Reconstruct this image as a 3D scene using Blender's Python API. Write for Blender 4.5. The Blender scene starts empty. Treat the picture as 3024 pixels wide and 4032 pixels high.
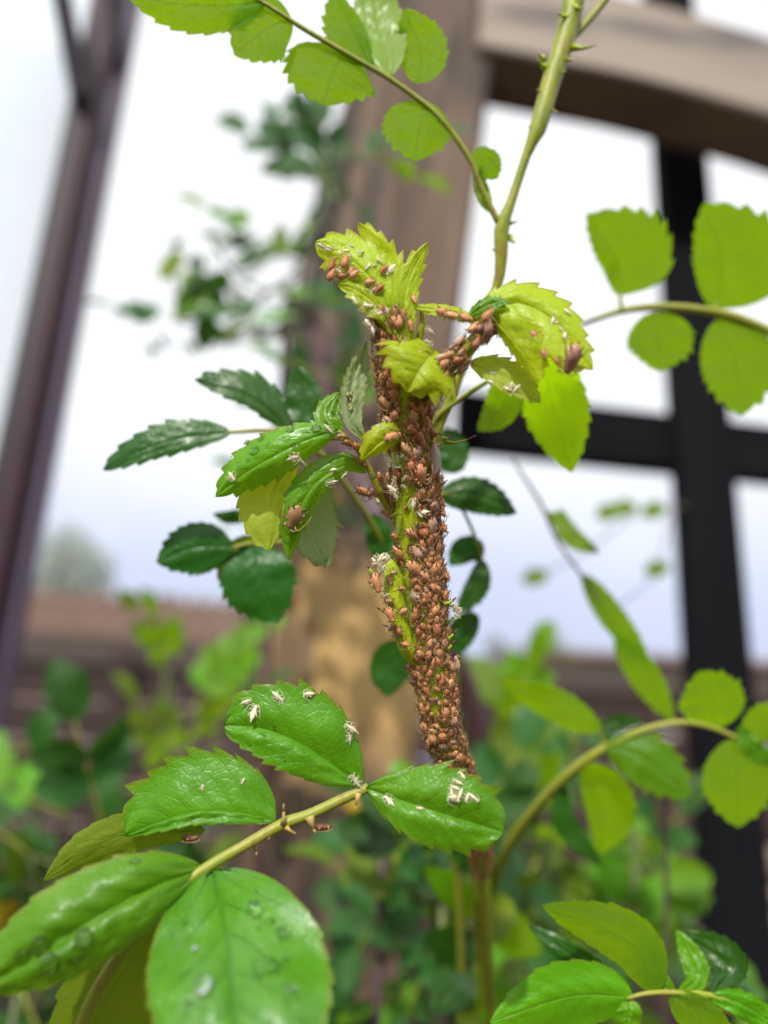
import bpy, math, random
import numpy as np
from mathutils import Vector, Matrix

# ------------------------------------------------------------------ camera
SC = bpy.context.scene
COL = SC.collection
R = math.radians
rng = random.Random(7)
FOC = 3046.0                      # focal length in photograph pixels (3024 x 4032)
CX, CY = 1512.0, 2016.0
CAMZ = 1.35
pitch, roll = R(18.0), R(3.2)
fw = Vector((0, math.cos(pitch), math.sin(pitch)))
up0 = Vector((0, -math.sin(pitch), math.cos(pitch)))
rt0 = Vector((1, 0, 0))
rt = rt0 * math.cos(roll) + up0 * math.sin(roll)
up = up0 * math.cos(roll) - rt0 * math.sin(roll)
CAM = Vector((0, 0, CAMZ))
cd = bpy.data.cameras.new('camera')
cam = bpy.data.objects.new('camera', cd)
COL.objects.link(cam)
m = Matrix.Identity(4)
for i in range(3):
    m[i][0], m[i][1], m[i][2], m[i][3] = rt[i], up[i], -fw[i], CAM[i]
cam.matrix_world = m
cd.sensor_fit = 'VERTICAL'
cd.sensor_height = 36.0
cd.lens = 36.0 * FOC / 4032.0
cd.clip_start, cd.clip_end = 0.005, 500.0
cd.dof.use_dof = True
cd.dof.focus_distance = 0.1083
cd.dof.aperture_fstop = cd.lens / 3.4     # a 3.4 mm wide aperture
SC.camera = cam

# ------------------------------------------------------------------ sky and sun
SUN_DIR = Vector((-0.22, -0.74, 0.64)).normalized()     # towards the sun
w = bpy.data.worlds.new('World')
SC.world = w
w.use_nodes = True
nt = w.node_tree
N = nt.nodes
bg = N['Background']
bg.inputs['Strength'].default_value = 0.1
sky = N.new('ShaderNodeTexSky')
sky.sky_type = 'NISHITA'
sky.sun_disc = False
sky.sun_elevation = math.asin(SUN_DIR.z)
sky.sun_rotation = math.atan2(SUN_DIR.x, SUN_DIR.y)
tc = N.new('ShaderNodeTexCoord')
sep = N.new('ShaderNodeSeparateXYZ')
nt.links.new(tc.outputs['Generated'], sep.inputs[0])
cn = N.new('ShaderNodeTexNoise')
cn.inputs['Scale'].default_value = 2.2
cn.inputs['Detail'].default_value = 4.0
nt.links.new(tc.outputs['Generated'], cn.inputs['Vector'])
ma = N.new('ShaderNodeMath'); ma.operation = 'MULTIPLY_ADD'
ma.inputs[1].default_value = 0.22
nt.links.new(cn.outputs['Fac'], ma.inputs[0])
nt.links.new(sep.outputs['Z'], ma.inputs[2])
cr = N.new('ShaderNodeValToRGB')
e = cr.color_ramp.elements
e[0].position = 0.12; e[0].color = (0.47, 0.51, 0.68, 1)
e[1].position = 0.90; e[1].color = (1.0, 1.0, 1.02, 1)
x = e.new(0.34); x.color = (0.64, 0.69, 0.88, 1)
x = e.new(0.50); x.color = (0.97, 0.985, 1.0, 1)
nt.links.new(ma.outputs[0], cr.inputs[0])
sc_ = N.new('ShaderNodeMix'); sc_.data_type = 'RGBA'; sc_.blend_type = 'MULTIPLY'
sc_.inputs['Factor'].default_value = 1.0
sc_.inputs['B'].default_value = (10.2, 10.2, 10.2, 1)
sc_.clamp_result = False
nt.links.new(cr.outputs[0], sc_.inputs['A'])
mx = N.new('ShaderNodeMix'); mx.data_type = 'RGBA'
mx.inputs['Factor'].default_value = 0.9
nt.links.new(sky.outputs[0], mx.inputs['A'])
nt.links.new(sc_.outputs['Result'], mx.inputs['B'])
nt.links.new(mx.outputs['Result'], bg.inputs['Color'])

sd = bpy.data.lights.new('sun', 'SUN')
sd.energy = 3.5
sd.angle = R(1.5)
sd.color = (1.0, 0.96, 0.88)
sun = bpy.data.objects.new('sun', sd)
COL.objects.link(sun)
sun.location = (-1, -2, 4)
sun.rotation_euler = SUN_DIR.to_track_quat('Z', 'Y').to_euler()

SC.view_settings.view_transform = 'Standard'
SC.view_settings.look = 'None'
SC.view_settings.exposure = 0.25
SC.view_settings.gamma = 1.0
SC.view_settings.use_curve_mapping = False
SC.render.engine = 'CYCLES'
SC.cycles.use_denoising = True
SC.cycles.max_bounces = 8
SC.cycles.transmission_bounces = 6
SC.cycles.transparent_max_bounces = 8
SC.cycles.caustics_reflective = False
SC.cycles.caustics_refractive = True
SC.cycles.sample_clamp_indirect = 6.0

# ------------------------------------------------------------------ helpers: rays, meshes, things
def P(sx, sy, d):
    """photograph pixel and depth in millimetres -> point in the place"""
    d = d * 0.001
    return CAM + fw * d + rt * ((sx - CX) / FOC * d) + up * (-(sy - CY) / FOC * d)

def ray(sx, sy):
    return fw + rt * ((sx - CX) / FOC) + up * (-(sy - CY) / FOC)

def WY(sx, sy, Y):
    r = ray(sx, sy)
    return CAM + r * (Y / r.y)

def onplane(sx, sy, p0, n):
    r = ray(sx, sy)
    return CAM + r * ((p0 - CAM).dot(n) / r.dot(n))

def crop(ox, oy, s):
    return lambda x, y: (ox + x / s, oy + y / s)
C1 = crop(1150, 800, 1.276); C2 = crop(1350, 1650, 2.552); C3 = crop(1400, 2350, 2.552)
C4 = crop(750, 1300, 2.074); C5 = crop(500, 2650, 1.037); C6 = crop(0, 3100, 1.185)
D1 = crop(0, 0, 1.106); D2 = crop(1200, 0, 0.9095); D3 = crop(0, 1300, 1.106)
D4 = crop(1700, 1300, 1.253); D5 = crop(1600, 2500, 1.165); D6 = crop(0, 2300, 1.276)
FU = crop(0, 0, 1659 / 3024.0)

def link(o, parent=None):
    COL.objects.link(o)
    if parent is not None:
        o.parent = parent
        o.matrix_parent_inverse = Matrix.Translation(-origin_of(parent))
    return o

ORIG = {}
def origin_of(o):
    return ORIG.get(o.name, Vector((0, 0, 0)))

def thing(name, loc, label, cat, group=None):
    o = bpy.data.objects.new(name, None)
    o.empty_display_size = 0.01
    o.location = loc
    COL.objects.link(o)
    ORIG[o.name] = Vector(loc)
    tag(o, label, cat, group)
    return o

def tag(o, label=None, cat=None, group=None, kind=None):
    if label: o['label'] = label
    if cat: o['category'] = cat
    if group: o['group'] = group
    if kind: o['kind'] = kind
    return o

class MB:
    def __init__(s):
        s.v, s.f, s.mi, s.uv = [], [], [], None
    def add(s, vs, fs, mi=0):
        b = len(s.v)
        s.v.extend(Vector(p) for p in vs)
        for f in fs:
            s.f.append([b + i for i in f]); s.mi.append(mi)
    def tube(s, pts, rad, sides=8, mi=0, cap=True):
        pts = [Vector(p) for p in pts]
        n = len(pts)
        if not hasattr(rad, '__len__'): rad = [rad] * n
        t0 = (pts[1] - pts[0]).normalized()
        a = t0.orthogonal().normalized()
        vs, fs = [], []
        for i in range(n):
            t = (pts[min(i + 1, n - 1)] - pts[max(i - 1, 0)])
            t = t.normalized() if t.length > 1e-9 else t0
            a = (a - t * a.dot(t))
            a = a.normalized() if a.length > 1e-9 else t.orthogonal().normalized()
            b = t.cross(a)
            for k in range(sides):
                th = 2 * math.pi * k / sides
                vs.append(pts[i] + (a * math.cos(th) + b * math.sin(th)) * rad[i])
        for i in range(n - 1):
            for k in range(sides):
                k2 = (k + 1) % sides
                fs.append((i * sides + k, i * sides + k2, (i + 1) * sides + k2, (i + 1) * sides + k))
        if cap:
            fs.append(tuple(range(sides - 1, -1, -1)))
            fs.append(tuple((n - 1) * sides + k for k in range(sides)))
        s.add(vs, fs, mi)
    def box(s, c, ax, ay, az, bev=0.0, mi=0):
        """box about c with half-axis vectors; edges chamfered by bev (metres)"""
        c = Vector(c)
        L = [v.length for v in (ax, ay, az)]
        D = [v.normalized() for v in (ax, ay, az)]
        if bev <= 0:
            vs = [c + ax * i + ay * j + az * k for i in (-1, 1) for j in (-1, 1) for k in (-1, 1)]
            s.add(vs, [(0, 1, 3, 2), (4, 6, 7, 5), (0, 4, 5, 1), (2, 3, 7, 6), (0, 2, 6, 4), (1, 5, 7, 3)], mi)
            return
        vs, idx = [], {}
        for i in (-1, 1):
            for j in (-1, 1):
                for k in (-1, 1):
                    for a in range(3):
                        q = [L[0] * i, L[1] * j, L[2] * k]
                        for b_ in range(3):
                            if b_ != a: q[b_] -= bev * (i, j, k)[b_]
                        idx[(i, j, k, a)] = len(vs)
                        vs.append(c + D[0] * q[0] + D[1] * q[1] + D[2] * q[2])
        fs = []
        for a in range(3):
            o1, o2 = (a + 1) % 3, (a + 2) % 3
            for sg in (-1, 1):
                q = []
                for u_, v_ in ((-1, -1), (1, -1), (1, 1), (-1, 1)):
                    t = [0, 0, 0]; t[a] = sg; t[o1] = u_; t[o2] = v_
                    q.append(idx[(t[0], t[1], t[2], a)])
                fs.append(tuple(q if sg > 0 else q[::-1]))
        for a in range(3):
            o1, o2 = (a + 1) % 3, (a + 2) % 3
            for u_ in (-1, 1):
                for v_ in (-1, 1):
                    t = [0, 0, 0]; t[o1] = u_; t[o2] = v_
                    t2 = list(t); t[a] = -1; t2[a] = 1
                    q = [idx[(*t, o1)], idx[(*t2, o1)], idx[(*t2, o2)], idx[(*t, o2)]]
                    fs.append(tuple(q if u_ * v_ < 0 else q[::-1]))
        for i in (-1, 1):
            for j in (-1, 1):
                for k in (-1, 1):
                    q = [idx[(i, j, k, a)] for a in range(3)]
                    fs.append(tuple(q if i * j * k > 0 else q[::-1]))
        s.add(vs, fs, mi)
    def build(s, name, mats, parent=None, smooth=True, at=None):
        me = bpy.data.meshes.new(name)
        at = Vector(at) if at is not None else None
        vs = [tuple(p - at) for p in s.v] if at is not None else [tuple(p) for p in s.v]
        me.from_pydata(vs, [], s.f)
        if not isinstance(mats, (list, tuple)): mats = [mats]
        for mt in mats: me.materials.append(mt)
        me.polygons.foreach_set('material_index', s.mi)
        me.polygons.foreach_set('use_smooth', [smooth] * len(s.f))
        me.update()
        o = bpy.data.objects.new(name, me)
        link(o, parent)
        if at is not None: o.location = at
        return o

def spline(pts, n):
    """Catmull-Rom through pts (k-tuples), n samples"""
    p = np.array(pts, float)
    if len(p) == 2:
        t = np.linspace(0, 1, n)[:, None]
        return p[0] * (1 - t) + p[1] * t
    seg = np.linalg.norm(np.diff(p[:, :2], axis=0), axis=1) + 1e-9
    k = np.concatenate([[0], np.cumsum(seg)]); k /= k[-1]
    q = np.vstack([2 * p[0] - p[1], p, 2 * p[-1] - p[-2]])
    out = []
    for t in np.linspace(0, 1, n):
        i = min(max(np.searchsorted(k, t, side='right') - 1, 0), len(p) - 2)
        s = (t - k[i]) / (k[i + 1] - k[i])
        a, b, c, d = q[i], q[i + 1], q[i + 2], q[i + 3]
        out.append(0.5 * (2 * b + (c - a) * s + (2 * a - 5 * b + 4 * c - d) * s * s + (3 * b - a - 3 * c + d) * s ** 3))
    return np.array(out)

# ------------------------------------------------------------------ materials
def new_mat(name):
    mt = bpy.data.materials.new(name)
    mt.use_nodes = True
    return mt, mt.node_tree, mt.node_tree.nodes['Principled BSDF']

def nmath(t, op, a=None, b=None, c=None, clamp=False):
    n = t.nodes.new('ShaderNodeMath'); n.operation = op; n.use_clamp = clamp
    for i, v in enumerate((a, b, c)):
        if v is None: continue
        if isinstance(v, (int, float)): n.inputs[i].default_value = v
        else: t.links.new(v, n.inputs[i])
    return n.outputs[0]

def nmix(t, f, a, b, blend='MIX'):
    n = t.nodes.new('ShaderNodeMix'); n.data_type = 'RGBA'; n.blend_type = blend
    for key, v in (('Factor', f), ('A', a), ('B', b)):
        if isinstance(v, (int, float)): n.inputs[key].default_value = v
        elif isinstance(v, tuple): n.inputs[key].default_value = (*v, 1) if len(v) == 3 else v
        else: t.links.new(v, n.inputs[key])
    return n.outputs['Result']

def noise(t, vec, scale, detail=3.0, rough=0.5):
    n = t.nodes.new('ShaderNodeTexNoise')
    n.inputs['Scale'].default_value = scale
    n.inputs['Detail'].default_value = detail
    n.inputs['Roughness'].default_value = rough
    if vec is not None: t.links.new(vec, n.inputs['Vector'])
    return n.outputs['Fac']

def ramp(t, fac, stops):
    n = t.nodes.new('ShaderNodeValToRGB')
    el = n.color_ramp.elements
    el[0].position, el[0].color = stops[0][0], (*stops[0][1], 1)
    el[1].position, el[1].color = stops[-1][0], (*stops[-1][1], 1)
    for p_, c_ in stops[1:-1]:
        q = el.new(p_); q.color = (*c_, 1)
    t.links.new(fac, n.inputs[0])
    return n.outputs[0]

def bump(t, h, strength, dist):
    n = t.nodes.new('ShaderNodeBump')
    n.inputs['Strength'].default_value = strength
    n.inputs['Distance'].default_value = dist
    t.links.new(h, n.inputs['Height'])
    return n.outputs[0]

def coords(t, which):
    return t.nodes.new('ShaderNodeTexCoord').outputs[which]

def objrand(t):
    return t.nodes.new('ShaderNodeObjectInfo').outputs['Random']

def leaf_mat(name, top, top2, under, trans, t_amt=0.45, rough=0.35, red=0.0, vein=(0.5, 0.65, 0.12), veinf=0.35, wet=0.0, nlat=7.0, bumps=0.5):
    mt, t, bs = new_mat(name)
    uvn = t.nodes.new('ShaderNodeUVMap')
    sp = t.nodes.new('ShaderNodeSeparateXYZ')
    t.links.new(uvn.outputs[0], sp.inputs[0])
    u, v = sp.outputs[0], sp.outputs[1]
    av = nmath(t, 'MULTIPLY', nmath(t, 'ABSOLUTE', nmath(t, 'SUBTRACT', v, 0.5)), 2.0)
    oc = coords(t, 'Object')
    wob = noise(t, oc, 260.0, 2.0)
    # midrib and side veins
    mid = nmath(t, 'SUBTRACT', 1.0, nmath(t, 'DIVIDE', av, 0.055), clamp=True)
    ph = nmath(t, 'ADD', nmath(t, 'SUBTRACT', nmath(t, 'MULTIPLY', u, nlat), nmath(t, 'MULTIPLY', nmath(t, 'POWER', av, 1.25), 2.1)), nmath(t, 'MULTIPLY', wob, 0.22))
    fr = nmath(t, 'ABSOLUTE', nmath(t, 'SUBTRACT', nmath(t, 'FRACT', ph), 0.5))
    lat = nmath(t, 'SUBTRACT', 1.0, nmath(t, 'DIVIDE', nmath(t, 'SUBTRACT', 0.5, fr), 0.055), clamp=True)
    lat = nmath(t, 'MULTIPLY', lat, nmath(t, 'SUBTRACT', 1.0, nmath(t, 'MULTIPLY', av, 0.6)))
    vor = t.nodes.new('ShaderNodeTexVoronoi')
    vor.feature = 'DISTANCE_TO_EDGE'
    vor.inputs['Scale'].default_value = 900.0
    t.links.new(oc, vor.inputs['Vector'])
    cell = nmath(t, 'SUBTRACT', 1.0, nmath(t, 'MULTIPLY', vor.outputs['Distance'], 7.0), clamp=True)
    vm = nmath(t, 'MAXIMUM', mid, nmath(t, 'MULTIPLY', lat, 0.7))
    vall = nmath(t, 'MAXIMUM', vm, nmath(t, 'MULTIPLY', cell, 0.28))
    blot = noise(t, oc, 120.0, 4.0, 0.6)
    c = ramp(t, blot, [(0.32, top2), (0.68, top)])
    hv = t.nodes.new('ShaderNodeHueSaturation')
    t.links.new(c, hv.inputs['Color'])
    t.links.new(nmath(t, 'MULTIPLY_ADD', objrand(t), 0.35, 0.83), hv.inputs['Value'])
    t.links.new(nmath(t, 'MULTIPLY_ADD', objrand(t), 0.03, 0.485), hv.inputs['Hue'])
    c = nmix(t, nmath(t, 'MULTIPLY', vall, veinf), hv.outputs[0], vein)
    geo = t.nodes.new('ShaderNodeNewGeometry')
    c = nmix(t, geo.outputs['Backfacing'], c, nmix(t, nmath(t, 'MULTIPLY', vall, 0.5), under, vein))
    edge = nmath(t, 'DIVIDE', nmath(t, 'SUBTRACT', av, 0.93), 0.07, clamp=True)
    c = nmix(t, nmath(t, 'MULTIPLY', edge, red), c, (0.30, 0.055, 0.02))
    t.links.new(c, bs.inputs['Base Color'])
    rv = nmath(t, 'MULTIPLY_ADD', blot, 0.3, rough - 0.15, clamp=True)
    t.links.new(nmath(t, 'MAXIMUM', rv, nmath(t, 'MULTIPLY', geo.outputs['Backfacing'], 0.6)), bs.inputs['Roughness'])
    bs.inputs['IOR'].default_value = 1.45
    if wet > 0:
        bs.inputs['Coat Weight'].default_value = wet
        bs.inputs['Coat Roughness'].default_value = 0.22
        bs.inputs['Coat IOR'].default_value = 1.33
    h = nmath(t, 'SUBTRACT', nmath(t, 'MULTIPLY', blot, 0.5), nmath(t, 'MULTIPLY', vall, 0.8))
    nb = bump(t, h, bumps, 0.00025)
    t.links.new(nb, bs.inputs['Normal'])
    tr = t.nodes.new('ShaderNodeBsdfTranslucent')
    t.links.new(nmix(t, nmath(t, 'MULTIPLY', vall, 0.6), nmix(t, blot, trans, tuple(x * 0.72 for x in trans)), tuple(x * 0.5 for x in trans)), tr.inputs['Color'])
    mixs = t.nodes.new('ShaderNodeMixShader')
    mixs.inputs[0].default_value = t_amt
    t.links.new(bs.outputs[0], mixs.inputs[1])
    t.links.new(tr.outputs[0], mixs.inputs[2])
    t.links.new(mixs.outputs[0], t.nodes['Material Output'].inputs['Surface'])
    return mt

M = {}
M['young'] = leaf_mat('leaf_young', (0.54, 0.66, 0.005), (0.40, 0.58, 0.005), (0.40, 0.52, 0.06), (0.78, 0.88, 0.01), 0.46, 0.42, red=0.55, vein=(0.60, 0.72, 0.12), veinf=0.4)
M['fresh'] = leaf_mat('leaf_fresh', (0.13, 0.38, 0.003), (0.085, 0.30, 0.003), (0.20, 0.33, 0.03), (0.38, 0.66, 0.005), 0.38, 0.36, red=0.35, vein=(0.30, 0.50, 0.04), wet=0.2)
M['backlit'] = leaf_mat('leaf_thin_green', (0.12, 0.34, 0.010), (0.09, 0.29, 0.008), (0.16, 0.32, 0.015), (0.52, 0.86, 0.004), 0.78, 0.4, red=0.15, vein=(0.25, 0.45, 0.05), veinf=0.2)
M['front'] = leaf_mat('leaf_wet_green', (0.105, 0.32, 0.003), (0.065, 0.24, 0.003), (0.18, 0.32, 0.03), (0.30, 0.55, 0.008), 0.3, 0.40, red=0.35, vein=(0.12, 0.38, 0.02), veinf=0.35, wet=0.15, bumps=0.6)
M['waxy'] = leaf_mat('leaf_waxy_green', (0.10, 0.32, 0.008), (0.07, 0.26, 0.006), (0.18, 0.32, 0.03), (0.30, 0.54, 0.008), 0.3, 0.36, red=0.3, vein=(0.035, 0.20, 0.006), veinf=0.75, wet=1.0, bumps=1.0)
M['waxy'].node_tree.nodes['Principled BSDF'].inputs['Coat IOR'].default_value = 1.65
M['waxy'].node_tree.nodes['Principled BSDF'].inputs['Coat Roughness'].default_value = 0.45
def wet_patches(mt):
    t = mt.node_tree; bs = t.nodes['Principled BSDF']
    f = noise(t, coords(t, 'Object'), 110.0, 3.0, 0.6)
    t.links.new(nmath(t, 'MULTIPLY', nmath(t, 'SUBTRACT', f, 0.38), 5.0, clamp=True), bs.inputs['Coat Weight'])
wet_patches(M['waxy'])
M['dark'] = leaf_mat('leaf_mature_shade', (0.028, 0.12, 0.007), (0.018, 0.09, 0.006), (0.06, 0.14, 0.03), (0.07, 0.22, 0.008), 0.25, 0.34, red=0.0, vein=(0.06, 0.2, 0.03), wet=0.35)  # deep green of older leaves, with weaker light put into the colour
M['pale'] = leaf_mat('leaf_pale_underside', (0.20, 0.36, 0.04), (0.16, 0.30, 0.04), (0.36, 0.46, 0.22), (0.40, 0.55, 0.08), 0.25, 0.5, red=0.5, vein=(0.42, 0.52, 0.22))
M['olive'] = leaf_mat('leaf_olive', (0.14, 0.24, 0.008), (0.11, 0.20, 0.008), (0.17, 0.25, 0.01), (0.26, 0.38, 0.006), 0.4, 0.4, vein=(0.25, 0.33, 0.04))
M['yellow'] = leaf_mat('leaf_yellow', (0.55, 0.36, 0.01), (0.45, 0.28, 0.01), (0.5, 0.35, 0.05), (0.8, 0.5, 0.01), 0.4, 0.5)

def stem_mat(name, a, b, c, scale=90.0):
    mt, t, bs = new_mat(name)
    oc = coords(t, 'Object')
    mp = t.nodes.new('ShaderNodeMapping')
    mp.inputs['Scale'].default_value = (1, 1, 0.25)
    t.links.new(oc, mp.inputs['Vector'])
    f = noise(t, mp.outputs[0], scale * 4, 4.0, 0.6)
    t.links.new(ramp(t, f, [(0.3, a), (0.55, b), (0.75, c)]), bs.inputs['Base Color'])
    bs.inputs['Roughness'].default_value = 0.42
    bs.inputs['Subsurface Weight'].default_value = 0.15
    bs.inputs['Subsurface Radius'].default_value = (0.0006, 0.0008, 0.0001)
    bs.inputs['Subsurface Scale'].default_value = 1.0
    t.links.new(bump(t, noise(t, mp.outputs[0], scale * 12, 5.0, 0.7), 0.5, 0.0003), bs.inputs['Normal'])
    return mt
M['stem'] = stem_mat('stem_lime', (0.34, 0.49, 0.006), (0.44, 0.56, 0.008), (0.52, 0.58, 0.02))
M['stalk'] = stem_mat('stalk_amber', (0.40, 0.34, 0.02), (0.36, 0.40, 0.015), (0.34, 0.20, 0.03))
M['rachis'] = stem_mat('stalk_green_brown', (0.22, 0.27, 0.02), (0.30, 0.31, 0.03), (0.26, 0.13, 0.05))
M['cane'] = stem_mat('cane_green', (0.15, 0.20, 0.008), (0.31, 0.35, 0.012), (0.27, 0.12, 0.045))
M['darkcane'] = stem_mat('cane_dark_green', (0.05, 0.08, 0.012), (0.08, 0.11, 0.02), (0.09, 0.07, 0.03), 40)
M['purple'] = stem_mat('cane_purple_brown', (0.055, 0.022, 0.03), (0.085, 0.04, 0.042), (0.05, 0.03, 0.022), 40)
M['twig'] = stem_mat('cane_brown_grey', (0.14, 0.10, 0.09), (0.18, 0.14, 0.12), (0.12, 0.07, 0.06), 40)

def simple(name, col, rough=0.5, var=0.0, scale=200.0, **kw):
    mt, t, bs = new_mat(name)
    if var:
        f = noise(t, coords(t, 'Object'), scale, 4.0)
        d = tuple(max(0, x * (1 - var)) for x in col); l = tuple(min(1, x * (1 + var)) for x in col)
        t.links.new(ramp(t, f, [(0.3, d), (0.7, l)]), bs.inputs['Base Color'])
    else:
        bs.inputs['Base Color'].default_value = (*col, 1)
    bs.inputs['Roughness'].default_value = rough
    for k, v in kw.items(): bs.inputs[k.replace('_', ' ')].default_value = v
    return mt
M['redtip'] = simple('prickle_tip_red', (0.42, 0.05, 0.10), 0.35)
M['prickle'] = simple('prickle_green', (0.38, 0.50, 0.02), 0.4, 0.15, 900)
M['thorn'] = simple('thorn_tan', (0.45, 0.33, 0.09), 0.45, 0.15, 900)
M['hair'] = simple('plant_hair', (0.42, 0.46, 0.10), 0.5)

def aphid_mat(name, a, b, c):
    mt, t, bs = new_mat(name)
    oc = coords(t, 'Object')
    r_ = objrand(t)
    f = noise(t, oc, 5.0, 4.0, 0.6)
    col = ramp(t, nmath(t, 'ADD', nmath(t, 'MULTIPLY', f, 0.5), nmath(t, 'MULTIPLY', r_, 0.5)), [(0.25, a), (0.5, b), (0.75, c)])
    sp = t.nodes.new('ShaderNodeSeparateXYZ'); t.links.new(oc, sp.inputs[0])
    # faint dark line along the back and segment creases
    ln = nmath(t, 'SUBTRACT', 1.0, nmath(t, 'DIVIDE', nmath(t, 'ABSOLUTE', sp.outputs[1]), 0.022), clamp=True)
    seg = nmath(t, 'POWER', nmath(t, 'ABSOLUTE', nmath(t, 'SINE', nmath(t, 'MULTIPLY', sp.outputs[0], 30.0))), 0.35)
    col = nmix(t, nmath(t, 'MULTIPLY', ln, 0.45), col, tuple(x * 0.35 for x in a))
    col = nmix(t, nmath(t, 'MULTIPLY', nmath(t, 'SUBTRACT', 1.0, seg), 0.6), col, tuple(x * 0.45 for x in a))
    t.links.new(col, bs.inputs['Base Color'])
    bs.inputs['Roughness'].default_value = 0.5
    bs.inputs['Subsurface Weight'].default_value = 0.2
    bs.inputs['Subsurface Radius'].default_value = (0.0004, 0.0002, 0.0001)
    bs.inputs['Subsurface Scale'].default_value = 1.0
    t.links.new(bump(t, nmath(t, 'ADD', seg, nmath(t, 'MULTIPLY', f, 0.7)), 0.5, 0.00006), bs.inputs['Normal'])
    return mt
M['aphid'] = aphid_mat('aphid_brown_pink', (0.52, 0.20, 0.08), (0.67, 0.29, 0.125), (0.74, 0.39, 0.20))
M['aphid_red'] = aphid_mat('aphid_orange_red', (0.54, 0.17, 0.06), (0.62, 0.23, 0.09), (0.66, 0.29, 0.13))
M['aphid_dark'] = aphid_mat('aphid_dark_brown', (0.13, 0.04, 0.02), (0.18, 0.06, 0.03), (0.24, 0.09, 0.05))
M['aphid_pale'] = aphid_mat('aphid_pale_pink', (0.50, 0.24, 0.15), (0.58, 0.32, 0.22), (0.64, 0.42, 0.30))
M['aphid_tan'] = aphid_mat('aphid_tan', (0.36, 0.20, 0.08), (0.46, 0.28, 0.13), (0.52, 0.36, 0.19))
M['aphid_green'] = aphid_mat('aphid_pale_green', (0.42, 0.52, 0.18), (0.50, 0.58, 0.25), (0.58, 0.64, 0.32))
M['leg'] = simple('aphid_leg_tan', (0.50, 0.33, 0.12), 0.4)
M['legdark'] = simple('aphid_leg_dark', (0.13, 0.075, 0.035), 0.4)
M['husk'] = simple('shed_skin_cream', (0.74, 0.66, 0.46), 0.45, 0.18, 30.0)
mt, t, bs = new_mat('water')
t.nodes.remove(bs)
wt = t.nodes.new('ShaderNodeBsdfTransparent'); wt.inputs[0].default_value = (0.97, 0.99, 0.97, 1)
wr_ = t.nodes.new('ShaderNodeBsdfRefraction'); wr_.inputs['IOR'].default_value = 1.33; wr_.inputs['Roughness'].default_value = 0.0
wg_ = t.nodes.new('ShaderNodeBsdfGlossy'); wg_.inputs['Roughness'].default_value = 0.04
fr_ = t.nodes.new('ShaderNodeFresnel'); fr_.inputs['IOR'].default_value = 1.33
m1 = t.nodes.new('ShaderNodeMixShader'); m1.inputs[0].default_value = 0.85
t.links.new(wt.outputs[0], m1.inputs[1]); t.links.new(wr_.outputs[0], m1.inputs[2])
m2 = t.nodes.new('ShaderNodeMixShader')
t.links.new(fr_.outputs[0], m2.inputs[0]); t.links.new(m1.outputs[0], m2.inputs[1]); t.links.new(wg_.outputs[0], m2.inputs[2])
t.links.new(m2.outputs[0], t.nodes['Material Output'].inputs['Surface'])
M['water'] = mt
mt, t, bs = new_mat('insect_wing')
bs.inputs['Base Color'].default_value = (0.80, 0.78, 0.72, 1)
bs.inputs['Roughness'].default_value = 0.15
bs.inputs['Alpha'].default_value = 0.42
M['wing'] = mt

def wood_mat(name, a, b, c, blotch=None, sc=1.0, stretch=(1, 1, 0.06), rough=0.75):
    mt, t, bs = new_mat(name)
    oc = coords(t, 'Object')
    mp = t.nodes.new('ShaderNodeMapping'); mp.inputs['Scale'].default_value = stretch
    t.links.new(oc, mp.inputs['Vector'])
    f = noise(t, mp.outputs[0], 60.0 * sc, 6.0, 0.65)
    col = ramp(t, f, [(0.3, a), (0.5, b), (0.7, c)])
    mp2 = t.nodes.new('ShaderNodeMapping'); mp2.inputs['Scale'].default_value = tuple(0.16 if s < 0.5 else 1 for s in stretch)
    t.links.new(oc, mp2.inputs['Vector'])
    g = noise(t, mp2.outputs[0], 24.0 * sc, 3.0, 0.55)
    if blotch:
        col = nmix(t, nmath(t, 'MULTIPLY', nmath(t, 'SUBTRACT', g, 0.52), 7.0, clamp=True), col, blotch)
    t.links.new(col, bs.inputs['Base Color'])
    bs.inputs['Roughness'].default_value = rough
    t.links.new(bump(t, f, 0.5, 0.002), bs.inputs['Normal'])
    return mt
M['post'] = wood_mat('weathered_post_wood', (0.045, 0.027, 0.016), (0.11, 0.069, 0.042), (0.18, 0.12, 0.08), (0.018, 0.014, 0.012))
M['beam'] = wood_mat('weathered_beam_wood', (0.24, 0.19, 0.15), (0.33, 0.27, 0.215), (0.40, 0.335, 0.27), (0.10, 0.09, 0.085), stretch=(0.06, 1, 1))
M['darkwood'] = wood_mat('near_black_wood', (0.004, 0.004, 0.006), (0.006, 0.006, 0.008), (0.009, 0.009, 0.011), rough=0.9)  # even, nearly black tone for the lattice
M['darkwood'].node_tree.nodes['Principled BSDF'].inputs['Specular IOR Level'].default_value = 0.12
M['brownwood'] = wood_mat('dark_brown_wood', (0.035, 0.024, 0.02), (0.055, 0.038, 0.03), (0.075, 0.052, 0.042))
M['fence'] = wood_mat('fence_brown_stain', (0.016, 0.006, 0.005), (0.026, 0.010, 0.008), (0.038, 0.015, 0.011), sc=0.3, stretch=(0.06, 1, 1))
M['frame'] = simple('window_brown_plastic', (0.045, 0.016, 0.024), 0.30, 0.15, 20)
M['frame_sheen'] = simple('window_frame_lilac_sheen', (0.11, 0.08, 0.12), 0.25, 0.1, 20)  # lilac sky sheen along the frame, put into its base colour
M['bead'] = simple('window_gasket', (0.018, 0.010, 0.014), 0.4)
M['backing'] = simple('window_sky_reflection', (0.66, 0.74, 0.82), 0.6, 0.04, 6)  # sky reflected in the glass, painted as the colour of an added sheet
mt, t, bs = new_mat('window_glass')
bs.inputs['Base Color'].default_value = (0.92, 0.96, 1.0, 1)
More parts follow.
